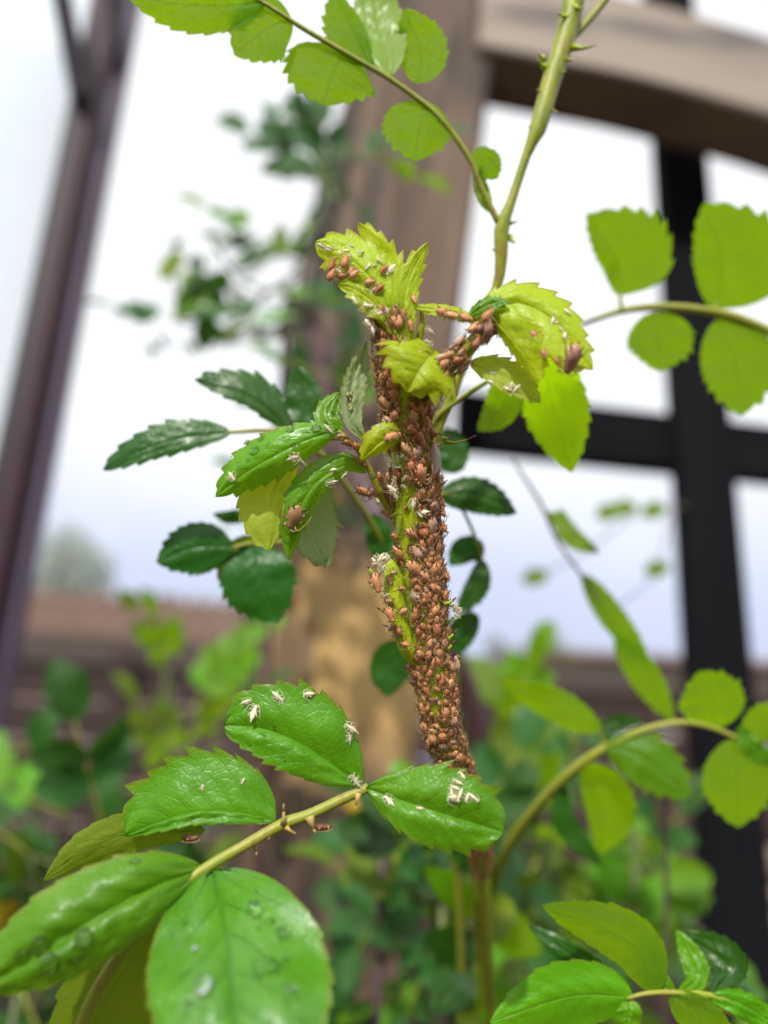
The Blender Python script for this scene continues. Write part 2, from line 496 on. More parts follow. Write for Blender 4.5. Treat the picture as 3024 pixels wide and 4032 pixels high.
bs.inputs['Roughness'].default_value = 0.02
bs.inputs['Alpha'].default_value = 0.35
M['glass'] = mt
M['tile'] = simple('roof_tile_pink', (0.15, 0.095, 0.07), 0.8, 0.5, 6)
M['brick'] = simple('brick_pink', (0.20, 0.10, 0.075), 0.85, 0.25, 4)
M['mortar'] = simple('mortar_grey', (0.30, 0.26, 0.23), 0.9, 0.15, 10)
M['stone'] = simple('stone_tan', (0.24, 0.18, 0.13), 0.85, 0.35, 8)
M['soil'] = simple('soil', (0.06, 0.042, 0.03), 0.95, 0.4, 8)
M['render'] = simple('wall_render', (0.30, 0.22, 0.19), 0.9, 0.1, 3)
M['gardenglass'] = simple('dark_pane', (0.05, 0.06, 0.07), 0.05)
M['whitepaint'] = simple('white_paint', (0.75, 0.75, 0.75), 0.5)
M['bark'] = simple('tree_bark', (0.11, 0.085, 0.06), 0.9, 0.3, 10)
M['fartree'] = leaf_mat('far_tree_leaf', (0.075, 0.10, 0.035), (0.055, 0.08, 0.03), (0.09, 0.11, 0.05), (0.12, 0.16, 0.03), 0.3, 0.6)
M['mistree'] = leaf_mat('hazed_tree_leaf', (0.55, 0.60, 0.58), (0.50, 0.55, 0.53), (0.52, 0.57, 0.55), (0.60, 0.64, 0.60), 0.3, 0.6)  # distance haze is put into the pale leaf colour
M['browntree'] = leaf_mat('olive_brown_tree_leaf', (0.15, 0.11, 0.03), (0.11, 0.08, 0.025), (0.14, 0.11, 0.05), (0.2, 0.16, 0.03), 0.3, 0.6)

# ------------------------------------------------------------------ setting
g = MB()
g.add([(-80, -80, 0), (80, -80, 0), (80, 80, 0), (-80, 80, 0)], [(0, 1, 2, 3)])
o = g.build('ground', M['soil'], smooth=False)
tag(o, 'dark bare garden soil under the rose bushes', kind='structure')

def bar(name, p0, p1, wid, thick, face, mat, parent, bev=0.002):
    """a straight timber from p0 to p1; face: the direction its broad side looks"""
    p0, p1 = Vector(p0), Vector(p1)
    ax = (p1 - p0) * 0.5
    n = (face - ax.normalized() * face.dot(ax.normalized())).normalized()
    s = ax.normalized().cross(n)
    # local frame: x across, y depth, z along (the grain follows z or x as the material says)
    b = MB()
    b.box((0, 0, 0), Vector((wid / 2, 0, 0)), Vector((0, thick / 2, 0)), Vector((0, 0, ax.length)), bev)
    o = b.build(name, mat, None, smooth=False)
    mw = Matrix.Identity(4)
    c = (p0 + p1) * 0.5
    zz = ax.normalized()
    for i in range(3):
        mw[i][0], mw[i][1], mw[i][2], mw[i][3] = s[i], -n[i], zz[i], c[i]
    if parent is not None:
        o.parent = parent
        o.matrix_parent_inverse = Matrix.Translation(-origin_of(parent))
    o.matrix_basis = mw
    return o
def tan_patch(mt, col, z0, z1):
    # tan tone between two heights, with a ragged edge and dark knots
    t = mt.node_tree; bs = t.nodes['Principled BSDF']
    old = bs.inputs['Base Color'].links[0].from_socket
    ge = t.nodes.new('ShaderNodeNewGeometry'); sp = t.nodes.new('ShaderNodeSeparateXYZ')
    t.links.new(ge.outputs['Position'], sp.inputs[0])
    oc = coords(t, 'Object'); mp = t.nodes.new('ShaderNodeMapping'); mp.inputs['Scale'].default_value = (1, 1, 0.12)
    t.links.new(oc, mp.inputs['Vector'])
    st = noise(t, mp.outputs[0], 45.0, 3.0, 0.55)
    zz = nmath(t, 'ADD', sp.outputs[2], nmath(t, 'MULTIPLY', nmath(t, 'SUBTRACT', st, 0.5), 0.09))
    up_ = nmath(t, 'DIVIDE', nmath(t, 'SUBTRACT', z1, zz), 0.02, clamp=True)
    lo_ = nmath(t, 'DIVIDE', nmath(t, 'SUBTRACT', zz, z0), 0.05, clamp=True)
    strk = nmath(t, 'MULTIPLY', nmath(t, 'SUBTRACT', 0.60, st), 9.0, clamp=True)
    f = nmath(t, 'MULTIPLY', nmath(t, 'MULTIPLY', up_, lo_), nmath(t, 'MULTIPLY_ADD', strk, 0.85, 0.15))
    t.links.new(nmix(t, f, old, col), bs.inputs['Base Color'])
for k in ('fence',):       # grain along the timber's own length
    for nd in M[k].node_tree.nodes:
        if nd.type == 'MAPPING':
            v = nd.inputs['Scale'].default_value
            if min(v) < 0.5: nd.inputs['Scale'].default_value = (1, 1, min(v))

yaw = R(7.5)
PN = Vector((math.sin(yaw), -math.cos(yaw), 0))          # the arch's broad side looks this way
PA = Vector((math.cos(yaw), math.sin(yaw), 0))
p_post = WY(*FU(712, 1650), 0.52)
arch = thing('garden_arch', Vector((p_post.x, p_post.y, 0)), 'weathered timber garden arch with dark lattice behind the rose shoot', 'arch')
def pl(x, y, off=0.0):
    return onplane(*FU(x, y), p_post - PN * off, PN)
p_top, p_mid, p_low = pl(960, -60), pl(752, 1215), pl(712, 1650)
dirp = (p_low - p_mid).normalized()
p_gr = p_low + dirp * (p_low.z / -dirp.z)
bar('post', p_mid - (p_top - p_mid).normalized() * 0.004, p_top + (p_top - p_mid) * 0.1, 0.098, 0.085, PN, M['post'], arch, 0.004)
bar('post_foot', p_gr - Vector((0, 0, 0.05)), p_mid, 0.0985, 0.0855, PN, M['post'], arch, 0.004)['label'] = 'post foot with a streaked tan patch'
tan_patch(M['post'], (0.54, 0.335, 0.12), pl(700, 1740).z, pl(760, 1225).z)
# dark curved rib left of the post
rb = MB()
cv = spline([(*FU(905, 20), 0), (*FU(800, 270), 0), (*FU(722, 560), 0), (*FU(672, 900), 0), (*FU(600, 1400), 0), (*FU(560, 1900), 0), (*FU(540, 2400), 0)], 26)
for i in range(25):
    a = onplane(cv[i][0], cv[i][1], p_post - PN * 0.075, PN); b = onplane(cv[i + 1][0], cv[i + 1][1], p_post - PN * 0.075, PN)
    z = (b - a) * 0.505
    sd_ = z.normalized().cross(PN)
    rb.box((a + b) / 2, sd_ * 0.028, PN * 0.02, z)
rb.build('curved_rib', M['brownwood'], arch, smooth=False)
bo = pl(1030, 100, -0.02)
bm_ = MB(); ce = [onplane(*FU(a[0], a[1]), bo, PN) for a in spline([(1020, 78), (1190, 112), (1370, 150), (1659, 232), (1900, 325), (2100, 430)], 30)]
prof_ = []
for i_, p in enumerate(ce):
    tg_ = (ce[min(i_ + 1, 29)] - ce[max(i_ - 1, 0)]).normalized(); nm_ = PN.cross(tg_)
    if nm_.z < 0: nm_ = -nm_
    for a_, b_ in ((-1, 0.92), (-0.94, 1), (0.94, 1), (1, 0.92), (1, -0.92), (0.94, -1), (-0.94, -1), (-1, -0.92)):
        q_ = p + nm_ * (0.045 * a_) + PN * (0.03 * b_) - bo
        prof_.append(Vector((q_.dot(PA), -q_.dot(PN), q_.z)))
bm_.add(prof_, [(i_ * 8 + k, i_ * 8 + (k + 1) % 8, (i_ + 1) * 8 + (k + 1) % 8, (i_ + 1) * 8 + k) for i_ in range(29) for k in range(8)] + [tuple(range(8)), tuple(29 * 8 + k for k in reversed(range(8)))])
bob = bm_.build('cross_beam', M['beam'], None, smooth=False)
bob.parent = arch; bob.matrix_parent_inverse = Matrix.Translation(-origin_of(arch))
mw = Matrix.Identity(4)
for i_ in range(3):
    mw[i_][0], mw[i_][1], mw[i_][2], mw[i_][3] = PA[i_], -PN[i_], (0, 0, 1)[i_], bo[i_]
bob.matrix_basis = mw
# dark lattice
def lat(x0, y0, x1, y1, wd, off):
    bar('lattice_slat', pl(x0, y0, off), pl(x1, y1, off), wd, 0.022, PN, M['darkwood'], arch, 0.002)
lat(1432, -150, 1612, 2300, 0.049, 0.052)
lat(985, 910, 1950, 1017, 0.052, 0.073)
lat(1840, -100, 2060, 2300, 0.049, 0.052)

# window at the left
wp = WY(*FU(130, 600), 0.55)
WN = Vector((0.30, -0.95, 0)).normalized()
def wl_(x, y, off=0.0): return onplane(*FU(x, y), wp - WN * off, WN)
win = thing('window_sash', wl_(0, 1700), 'brown plastic window sash with an added pale sheet behind its glass coloured as reflected sky', 'window')
bar('stile', wl_(-118, 1760), wl_(250, -90), 0.026, 0.032, WN, M['frame'], win, 0.006)
bar('outer_frame', wl_(-62, 1760, 0.012), wl_(300, -90, 0.012), 0.0225, 0.03, WN, M['frame_sheen'], win, 0.006)
bar('gasket', wl_(-152, 1760, -0.007), wl_(178, 205, -0.007), 0.0125, 0.02, WN, M['bead'], win, 0.003)
bar('top_rail', wl_(176, 222, -0.02), wl_(108, -140, -0.06), 0.0165, 0.022, WN, M['bead'], win, 0.004)
bar('top_bead', wl_(264, 165, -0.022), wl_(232, -120, -0.06), 0.011, 0.016, WN, M['bead'], win, 0.004)
q = MB()
a, b, c, d = wl_(-900, -300, 0.01), wl_(225, -120, 0.01), wl_(-150, 1760, 0.01), wl_(-1100, 1760, 0.01)
q.add([a, b, c, d], [(0, 1, 2, 3)]); q.build('glass_pane', M['glass'], win, smooth=False)
q = MB(); k_ = -WN * 0.06
q.add([a + k_, b + k_, c + k_, d + k_], [(0, 1, 2, 3)]); q.build('reflection_backing', M['backing'], win, smooth=False)
bar('sill', wl_(-160, 1790), wl_(-900, 1790), 0.06, 0.09, WN, M['frame'], win, 0.004)

# far end of the garden: fence, garage, house, trees, raised bed
FY = 3.2
def fx(sx): return WY(sx, 3008, FY).x
fence = thing('garden_fence', (0, FY, 0), 'dark reddish brown board fence closing off the garden', 'fence')
zt = WY(*FU(350, 1432), FY).z
z = 0.02; i = 0
while z < zt - 0.02:
    h = min(0.15, zt - z)
    for x0, x1 in ((-2.6, -1.0), (-1.0, 0.6), (0.6, 2.2)):
        bar('board', (x0 + 0.01, FY + rng.uniform(-0.006, 0.006), z + h / 2), (x1 - 0.01, FY, z + h / 2), h - 0.012, 0.022, Vector((0, -1, 0)), M['fence'], fence, 0.003)
    z += h; i += 1
for x0 in (-2.6, -1.0, 0.6, 2.2):
    bar('post', (x0, FY - 0.05, 0), (x0, FY - 0.05, zt + 0.03), 0.09, 0.07, Vector((0, -1, 0)), M['fence'], fence, 0.004)
bar('capping_rail', (-2.6, FY - 0.0, zt + 0.03), (2.2, FY - 0.0, zt + 0.03), 0.07, 0.12, Vector((0, 0, 1)), M['brownwood'], fence, 0.004)

# garage with tiled roof
GY = 7.0
gx0, gx1 = WY(*FU(10, 1400), GY).x - 1.2, WY(*FU(705, 1400), GY).x + 0.4
gz0, gz1 = WY(*FU(300, 1422), GY).z, WY(*FU(300, 1296), GY + 1.6).z
gar = thing('garage', ((gx0 + gx1) / 2, GY, 0), 'low outbuilding with pinkish clay tile roof beyond the fence', 'building')
q = MB(); q.box(((gx0 + gx1) / 2, GY + 1.6, gz0 / 2 - 0.02), Vector(((gx1 - gx0) / 2 - 0.15, 0, 0)), Vector((0, 1.45, 0)), Vector((0, 0, gz0 / 2 - 0.02)))
q.build('wall', M['render'], gar, smooth=False)
bar('gutter', (gx0, GY - 0.02, gz0 - 0.04), (gx1, GY - 0.02, gz0 - 0.04), 0.09, 0.09, Vector((0, -1, 0)), M['brownwood'], gar, 0.02)
q = MB()
sl = Vector((0, 1.6, (gz1 - gz0) * 1.0))
q.add([(gx0, GY, gz0), (gx1, GY, gz0), Vector((gx1, GY, gz0)) + sl, Vector((gx0, GY, gz0)) + sl, Vector((gx1, GY + 3.2, gz0)), Vector((gx0, GY + 3.2, gz0))],
      [(0, 1, 2, 3), (3, 2, 4, 5), (0, 3, 5), (1, 4, 2)])
roof = q.build('roof', M['mortar'], gar, smooth=False)
tw, rows = 0.20, 4
tb = MB()
sn = Vector((0, -sl.z, sl.y)).normalized(); sdv = sl.normalized(); tl = sl.length / rows
seg_ = 7
vs, fs = [], []
for r_ in (0, 1):
    for k in range(seg_ + 1):
        a_ = k / seg_
        vs.append(Vector((a_ * tw * 0.99, 0, 0)) + sdv * (r_ * tl * 1.08) + sn * (0.02 + 0.045 * math.sin(a_ * 2 * math.pi) + 0.02 * (1 - r_)))
vs2 = [p - sn * 0.015 for p in vs]
n1 = seg_ + 1
for k in range(seg_):
    fs.append((k, k + 1, n1 + k + 1, n1 + k)); fs.append((2 * n1 + k + 1, 2 * n1 + k, 3 * n1 + k, 3 * n1 + k + 1))
    fs.append((k + 1, k, 2 * n1 + k, 2 * n1 + k + 1))
tb.add(vs + vs2, fs)
t0_ = None
for r_ in range(rows):
    for k in range(int((gx1 - gx0) / tw)):
        loc = Vector((gx0 + k * tw, GY, gz0)) + sdv * (tl * r_) + sn * rng.uniform(0.01, 0.02)
        if t0_ is None:
            t0_ = tb.build('roof_tile', M['tile'], gar); oo = t0_
        else:
            oo = t0_.copy(); link(oo, gar)
        oo.location = loc
bar('chimney_pot', (WY(*FU(352, 1345), GY + 1.6).x, GY + 1.6, gz1 - 0.1), (WY(*FU(352, 1345), GY + 1.6).x, GY + 1.6, WY(*FU(352, 1285), GY + 1.6).z), 0.11, 0.11, Vector((0, -1, 0)), M['brownwood'], gar, 0.03)

# second low roof seen between the garage and the post, and brick house at the right
HY = 11.0
hx0 = WY(*FU(1245, 1450), HY).x; hx1 = hx0 + 6.0
hz = WY(*FU(1250, 1420), HY).z
house = thing('brick_house', ((hx0 + hx1) / 2, HY, 0), 'pink brick house beyond the fence with windows and chimney', 'building')
q = MB(); q.box(((hx0 + hx1) / 2, HY + 2.5, hz / 2), Vector(((hx1 - hx0) / 2, 0, 0)), Vector((0, 2.5, 0)), Vector((0, 0, hz / 2)))
q.build('wall', M['brick'], house, smooth=False)
q = MB()
q.add([(hx0 - .2, HY - .2, hz), (hx1 + .2, HY - .2, hz), (hx1 + .2, HY + 2.5, hz + 0.5), (hx0 - .2, HY + 2.5, hz + 0.5), (hx1 + .2, HY + 5.2, hz), (hx0 - .2, HY + 5.2, hz)],
      [(0, 1, 2, 3), (3, 2, 4, 5), (0, 3, 5), (1, 4, 2)])
q.build('roof', M['tile'], house, smooth=False)
for k in range(3):
    wx = hx0 + 0.9 + k * 1.7
    wf = bar('window', (wx, HY - 0.01, 1.0), (wx, HY - 0.01, 2.0), 0.9, 0.06, Vector((0, -1, 0)), M['whitepaint'], house, 0.01)
    pn = bar('pane', (wx, HY - 0.035, 1.08), (wx, HY - 0.035, 1.92), 0.74, 0.03, Vector((0, -1, 0)), M['gardenglass'], None, 0.0)
    pn.parent = wf; pn.matrix_basis = wf.matrix_basis.inverted() @ pn.matrix_basis

# raised stone bed bottom right
BY = 2.0
bx0, bx1 = WY(*FU(1480, 1900), BY).x, WY(*FU(1480, 1900), BY).x + 1.1
bed = thing('stone_raised_bed', ((bx0 + bx1) / 2, BY, 0), 'low raised bed of stacked tan stones by the fence', 'raised bed')
zb = 0.0; row = 0
ztop = WY(*FU(1580, 1835), BY).z
while zb < ztop:
    h = rng.uniform(0.055, 0.08); xx = bx0 + (0.1 if row % 2 else 0)
    while xx < bx1:
        ln = rng.uniform(0.18, 0.32)
        bar('stone', (xx + 0.006, BY + rng.uniform(-0.012, 0.012), zb + h / 2), (xx + ln - 0.006, BY + rng.uniform(-0.012, 0.012), zb + h / 2), h - 0.012, 0.14, Vector((0, -1, 0)), M['stone'], bed, 0.012)
        xx += ln
    zb += h; row += 1

# ------------------------------------------------------------------ leaves
TOOTH = 1.7
VC = np.array([-1, -0.93, -0.78, -0.58, -0.38, -0.2, -0.07, 0, 0.07, 0.2, 0.38, 0.58, 0.78, 0.93, 1])
def leaf_grid(mid, wl, wr, dl, dr, pk, teeth, tooth, bulge, ripple, wave, b0, b1, seed):
    rr = random.Random(seed)
    nu = max(teeth * 5 + 1, 16)
    c = spline(mid, nu)
    u = np.linspace(0, 1, nu)
    tg = np.gradient(c[:, :2], axis=0)
    tg /= (np.linalg.norm(tg, axis=1)[:, None] + 1e-9)
    nn = np.stack([tg[:, 1], -tg[:, 0]], 1)
    a = math.log(0.5) / math.log(pk)
    ua = u ** a
    bb = b0 + (b1 - b0) * np.clip((u - 0.2) / 0.8, 0, 1)
    f = np.clip(np.sin(np.pi * ua), 0, 1) ** bb
    W = max(wl, wr)
    G = np.zeros((nu, len(VC), 3))
    ph1, ph2 = rr.random() * 6.3, rr.random() * 6.3
    for j, v in enumerate(VC):
        av = abs(v); s = 1 if v > 0 else -1           # v<0: left of travel
        wid = wr if v > 0 else wl
        dd = dr if v > 0 else dl
        off = wid * f * av
        fwd = np.zeros(nu)
        if av > 0.9 and teeth:
            p = (u * teeth + (0.4 if v > 0 else 0.0)) % 1.0
            saw = np.where(p < 0.8, p / 0.8, (1 - p) / 0.2)
            jit = np.array([0.55 + 0.75 * random.Random(seed * 97 + int(x_ * teeth + (0.4 if v > 0 else 0) + 1e-6) * 7 + s).random() for x_ in u])
            k = (1.0 if av > 0.99 else 0.22) * tooth * TOOTH * np.minimum(wid * 1.0 + 1e-6, W) * saw * jit * np.clip(f, 0, 1) ** 0.35 * np.clip((u - 0.06) / 0.1, 0, 1) * np.clip((1 - u) / 0.1, 0, 1)
            off = off + k
            fwd = k * 0.9
        G[:, j, :2] = c[:, :2] + (-nn if v > 0 else nn) * off[:, None] + tg * fwd[:, None]
        lump = 0.0 if ripple < 0.1 else ripple * 1.3 * (np.sin(u * 11 + v * 5 + ph1) * np.sin(v * 4 - u * 6 + ph2)) * np.clip(av * 3, 0, 1)
        groove = ripple * 1.1 * np.clip(1 - av / 0.16, 0, 1) * np.clip(f * 2, 0, 1) if ripple > 0.1 else 0.0
        rip = lump + groove + ripple * np.cos(2 * np.pi * (u * 7 - av ** 1.25 * 2.1)) * 4 * av * (1 - av) * f
        G[:, j, 2] = c[:, 2] + dd * f * av ** 1.25 + bulge * 4 * av * (1 - av) * f + rip + wave * av * av * np.sin(u * 9 + (ph1 if v > 0 else ph2)) * f
    return G, u

LEAVES = {}
def grid_mesh(name, co, u):
    nu, nv = co.shape[:2]
    vs = co.reshape(-1, 3)
    fs = [(i * nv + j, i * nv + j + 1, (i + 1) * nv + j + 1, (i + 1) * nv + j) for i in range(nu - 1) for j in range(nv - 1)]
    me = bpy.data.meshes.new(name)
    me.from_pydata([tuple(map(float, p)) for p in vs], [], fs)
    uv = me.uv_layers.new(name='UVMap')
    vi = np.array([l.vertex_index for l in me.loops])
    uu = np.stack([u[vi // nv], (VC[vi % nv] + 1) / 2], 1)
    uv.data.foreach_set('uv', uu.ravel())
    me.polygons.foreach_set('use_smooth', [True] * len(fs))
    return me

def leaf(mid, wl, wr, mat, parent, cr, dl=0.0, dr=0.0, pk=0.45, teeth=8, tooth=0.13, bulge=0.0, ripple=0.18, wave=0.25, under=False, key=None, b0=0.62, b1=0.85, name='leaflet', label=None):
    s = cr(1, 0)[0] - cr(0, 0)[0]
    pts = [(*cr(x_, y_), d_) for x_, y_, d_ in mid]
    seed = int(abs(pts[0][0] * 3 + pts[-1][1] * 5)) % 9973
    G, u = leaf_grid(pts, wl * s, wr * s, dl, dr, pk, teeth, tooth, bulge, ripple, wave, b0, b1, seed)
    wco = np.array([[P(*G[i, j]) for j in range(G.shape[1])] for i in range(G.shape[0])])
    me = grid_mesh(name, wco, u)
    i, j = G.shape[0] // 2, len(VC) // 2
    nrm = np.zeros(3)
    nv = len(VC)
    me.calc_loop_triangles()
    for p in me.polygons:
        nrm += np.array(p.normal) * p.area
    camside = float(np.dot(nrm, np.array(CAM) - wco[i, j])) > 0
    if camside == under: me.flip_normals()
    me.materials.append(M[mat])
    o = bpy.data.objects.new(name, me)
    link(o, parent)
    if label: o['label'] = label
    if key: LEAVES[key] = (wco, G)
    return o

def on_leaf(key, sx, sy):
    """nearest point of a leaf's surface to a pixel, its normal towards the camera, the direction of its midrib"""
    wco, G = LEAVES[key]
    d = (G[:, 2:-2, 0] - sx) ** 2 + (G[:, 2:-2, 1] - sy) ** 2
    i, j = np.unravel_index(np.argmin(d), d.shape); j += 2
    i = min(max(i, 1), G.shape[0] - 2)
    # the pixel's own ray, at that depth
    p = P(sx, sy, G[i, j, 2]) if d.min() < 900 else Vector(wco[i, j])
    du = Vector(wco[i + 1, j] - wco[i - 1, j]); dv = Vector(wco[i, j + 1] - wco[i, j - 1])
    n = du.cross(dv).normalized()
    if n.dot(CAM - p) < 0: n = -n
    p = p - ray(sx, sy).normalized() * ((p - Vector(wco[i, j])).dot(n) / (ray(sx, sy).normalized().dot(n) if abs(ray(sx, sy).normalized().dot(n)) > 0.25 else 1e9))
    return p, n, du.normalized()

LASTR = [0.001]
def cane(name, pts, mat, parent, cr, sides=12, n=None):
    """pts: (x, y, depth mm, radius px)"""
    s = cr(1, 0)[0] - cr(0, 0)[0]
    q = [(*cr(x_, y_), d_, r_ * s) for x_, y_, d_, r_ in pts]
    n = n or max(12, len(q) * 6)
    c = spline(q, n)
    b = MB()
    b.tube([P(a[0], a[1], a[2]) for a in c], [max(a[3], 0.5) / FOC * a[2] * 0.001 for a in c], sides)
    LASTR[0] = max(c[-1][3], 0.5) / FOC * c[-1][2] * 0.001
    return b.build(name, M[mat], parent)

def cane_down(name, start, ground_xy, rad, mat, parent, bow=0.0, n=16):
    rad = rad * 0.55 if rad else LASTR[0]
    """a cane that rises from the ground to a point"""
    a = Vector((ground_xy[0], ground_xy[1], -0.02)); z = Vector(start)
    b = MB(); pts = []; rr = []
    for i in range(n + 1):
        t_ = i / n
        p = a.lerp(z, t_); p += Vector((bow * math.sin(math.pi * t_), 0.5 * bow * math.sin(math.pi * t_), 0))
        pts.append(p); rr.append(rad * (1.5 - 0.5 * t_))
    b.tube(pts, rr, 10)
    return b.build(name, M[mat], parent)

def cane_src(name, pts, mat, parent, n=60):
    return cane(name, pts, mat, parent, lambda x_, y_: (x_, y_), 10, n)

# ---- the infested shoot
STEM = [(1515, 1170, 103.0, 16), (1525, 1215, 103.2, 44), (1535, 1265, 103.6, 60), (1550, 1349, 104.2, 62), (1565, 1505, 105.6, 68), (1603, 1662, 107.2, 78), (1624, 1807, 108.8, 84),
        (1630, 1963, 110.2, 86), (1642, 2120, 111.0, 79), (1662, 2277, 111.4, 76), (1676, 2389, 111.7, 72), (1686, 2546, 112.3, 68), (1714, 2703, 113.2, 64),
        (1740, 2859, 114.6, 60), (1790, 3016, 117.4, 56), (1848, 3180, 126.0, 47), (1885, 3320, 141.0, 39), (1900, 3460, 165.0, 31), (1900, 3700, 210.0, 24), (1890, 4250, 280.0, 19)]
sb = P(1890, 4250, 280)
shoot = thing('rose_shoot', (sb.x, sb.y, 0), 'lime green rose shoot crowded with brown aphids, young serrated leaves at its tip', 'rose shoot')
ID = lambda x, y: (x, y)
cane('stem', [(*a[:3], a[3]) for a in STEM[:-2]] + [(1902, 3560, 184, 28)], 'stem', shoot, ID, 24, 90)
cane('cane', [(1902, 3545, 181, 28), (1900, 3700, 210, 24), (1890, 4250, 280, 19)], 'darkcane', shoot, ID, 14, 20)
cane_down('cane', sb, (sb.x + 0.03, sb.y + 0.05), None, 'darkcane', shoot, 0.02)
PET = [(1210, 822, 104.5, 12), (1330, 930, 106, 18), (1450, 1120, 108, 24), (1560, 1350, 109.5, 30), (1660, 1530, 110.4, 34), (1720, 1660, 111, 30)]
cane('leaf_stalk', PET, 'stalk', shoot, C4, 12, 40)
BR = [(600, 1010, 106, 45), (700, 915, 104.2, 46), (790, 810, 102.6, 44), (890, 720, 101.2, 40), (960, 640, 100.2, 34), (1010, 575, 99.4, 22)]
cane('leaf_stalk', BR, 'stalk', shoot, C1, 12, 40)
cane('leaf_stalk', [(615, 770, 104.5, 22), (640, 680, 103.6, 20), (655, 600, 103, 16), (650, 520, 102.6, 10)], 'stalk', shoot, C1, 10)
cane('leaf_stalk', [(505, 640, 103.6, 26), (510, 560, 103, 18), (500, 470, 102.6, 8)], 'stem', shoot, C1, 10)
cane('leaf_stalk', [(720, 60, 107.6, 14), (820, 90, 106, 18), (880, 150, 106.6, 18)], 'stalk', shoot, C2, 8)
# top left group
leaf([(515, 690, 101.6), (470, 500, 101.2), (400, 380, 101.6), (270, 265, 102.4), (116, 193, 103)], 112, 118, 'young', shoot, C1, dl=0.8, dr=1.2, pk=0.64, teeth=8, tooth=0.16, key='A', b1=0.8, b0=1.0)
leaf([(508, 540, 103.4), (470, 350, 103.6), (415, 220, 103.8), (331, 95, 104.2)], 75, 85, 'young', shoot, C1, dl=1.5, dr=-0.5, pk=0.42, teeth=7, tooth=0.22, key='B')
leaf([(520, 680, 101.4), (450, 540, 101.0), (330, 440, 101.5), (230, 407, 101.6)], 60, 58, 'young', shoot, C1, dl=-0.3, dr=0.6, pk=0.55, teeth=7, tooth=0.2, key='C', b0=0.9)
leaf([(590, 770, 101.8), (565, 600, 101.4), (570, 450, 102), (615, 320, 103.2), (686, 193, 103.6)], 66, 60, 'young', shoot, C1, dl=-0.6, dr=1.0, pk=0.48, teeth=8, tooth=0.18, key='D', b0=0.8)
leaf([(520, 560, 103.6), (540, 400, 103.8), (557, 270, 104)], 12, 12, 'young', shoot, C1, teeth=4, tooth=0.3, name='stipule')
# right group
leaf([(600, 522, 102.4), (700, 528, 101.6), (820, 550, 100.9), (965, 605, 100)], 26, 36, 'young', shoot, C1, dl=1.5, dr=-0.6, pk=0.5, teeth=6, tooth=0.15, key='E')
leaf([(900, 560, 100.4), (1120, 500, 99.6), (1310, 585, 98.2), (1420, 720, 97.0), (1512, 838, 96.6)], 105, 185, 'young', shoot, C1, dl=1.4, dr=-0.4, pk=0.48, teeth=10, tooth=0.14, bulge=-0.5, key='F')
leaf([(885, 565, 100.2), (960, 520, 99.4), (1030, 495, 98.8), (1095, 502, 98.4)], 32, 42, 'fresh', shoot, C1, dl=0.8, dr=-0.8, teeth=5, tooth=0.2)
leaf([(980, 545, 99.6), (1080, 655, 98.2), (1160, 760, 97.6), (1238, 905, 97.6)], 125, 40, 'young', shoot, C1, dl=-0.6, dr=1.6, pk=0.5, teeth=8, tooth=0.16, key='G')
leaf([(890, 800, 102.0), (1020, 850, 101.4), (1140, 915, 100.8), (1246, 1005, 100.6)], 85, 62, 'young', shoot, C1, dl=0.9, dr=-0.5, pk=0.48, teeth=7, tooth=0.14, under=True, key='H')
# caps in front of the stem
leaf([(720, 735, 102.8), (672, 795, 101.0), (622, 870, 100.2), (578, 948, 100.4)], 190, 200, 'young', shoot, C1, dl=0.9, dr=0.6, pk=0.4, teeth=6, tooth=0.16, bulge=-0.6, key='I', b0=0.5)
leaf([(748, 85, 107.4), (570, 140, 104.6), (360, 245, 103.6), (178, 418, 104.2)], 95, 165, 'young', shoot, C2, dl=0.9, dr=0.5, pk=0.5, teeth=6, tooth=0.13, bulge=-0.4, key='J')
# left drooping leaf
leaf([(1425, 905, 106.4), (1315, 730, 105.2), (1318, 460, 105.6), (1442, 80, 107)], 80, 105, 'pale', shoot, C4, dl=-1.2, dr=0.8, pk=0.5, teeth=11, tooth=0.12, under=True, key='K', label='pale grey green leaflet standing up with its underside showing')
leaf([(1245, 815, 105.6), (1130, 735, 106.0), (1130, 640, 107), (1225, 505, 108)], 95, 95, 'fresh', shoot, C4, dl=1.0, dr=0.5, teeth=6, key='L')
leaf([(1215, 812, 105.0), (940, 900, 103.8), (650, 1045, 103.4), (420, 1185, 104.2), (202, 1362, 105.4)], 165, 190, 'fresh', shoot, C4, dl=1.4, dr=1.8, pk=0.52, teeth=9, tooth=0.12, bulge=-0.35, key='M')
leaf([(880, 1000, 107.6), (690, 1280, 107.0), (640, 1550, 106.8), (636, 1805, 107.2)], 140, 260, 'young', shoot, C4, dl=0.8, dr=0.6, pk=0.5, teeth=9, tooth=0.1, under=True, key='N')
leaf([(1435, 1165, 108.0), (1270, 1100, 106.6), (1010, 1260, 105.4), (860, 1540, 105.2), (800, 1880, 106)], 110, 150, 'fresh', shoot, C4, dl=1.0, dr=1.2, pk=0.5, teeth=9, tooth=0.09, bulge=-0.3, key='O')
leaf([(1120, 1150, 109.4), (990, 1450, 109.6), (1020, 1700, 110.0), (1120, 1940, 110.6)], 200, 190, 'pale', shoot, C4, dl=1.2, dr=-0.4, pk=0.52, teeth=8, tooth=0.14, under=True, key='Pp', label='grey green leaflet hanging behind with its underside showing')
cane('leaf_stalk', [(880, 1000, 107.6, 8), (1100, 900, 106.2, 12), (1290, 890, 105.6, 14)], 'stalk', shoot, C4, 8)
cane('leaf_stalk', [(1120, 1150, 109.4, 8), (1300, 1050, 108.4, 12), (1440, 1110, 108.2, 14)], 'stalk', shoot, C4, 8)
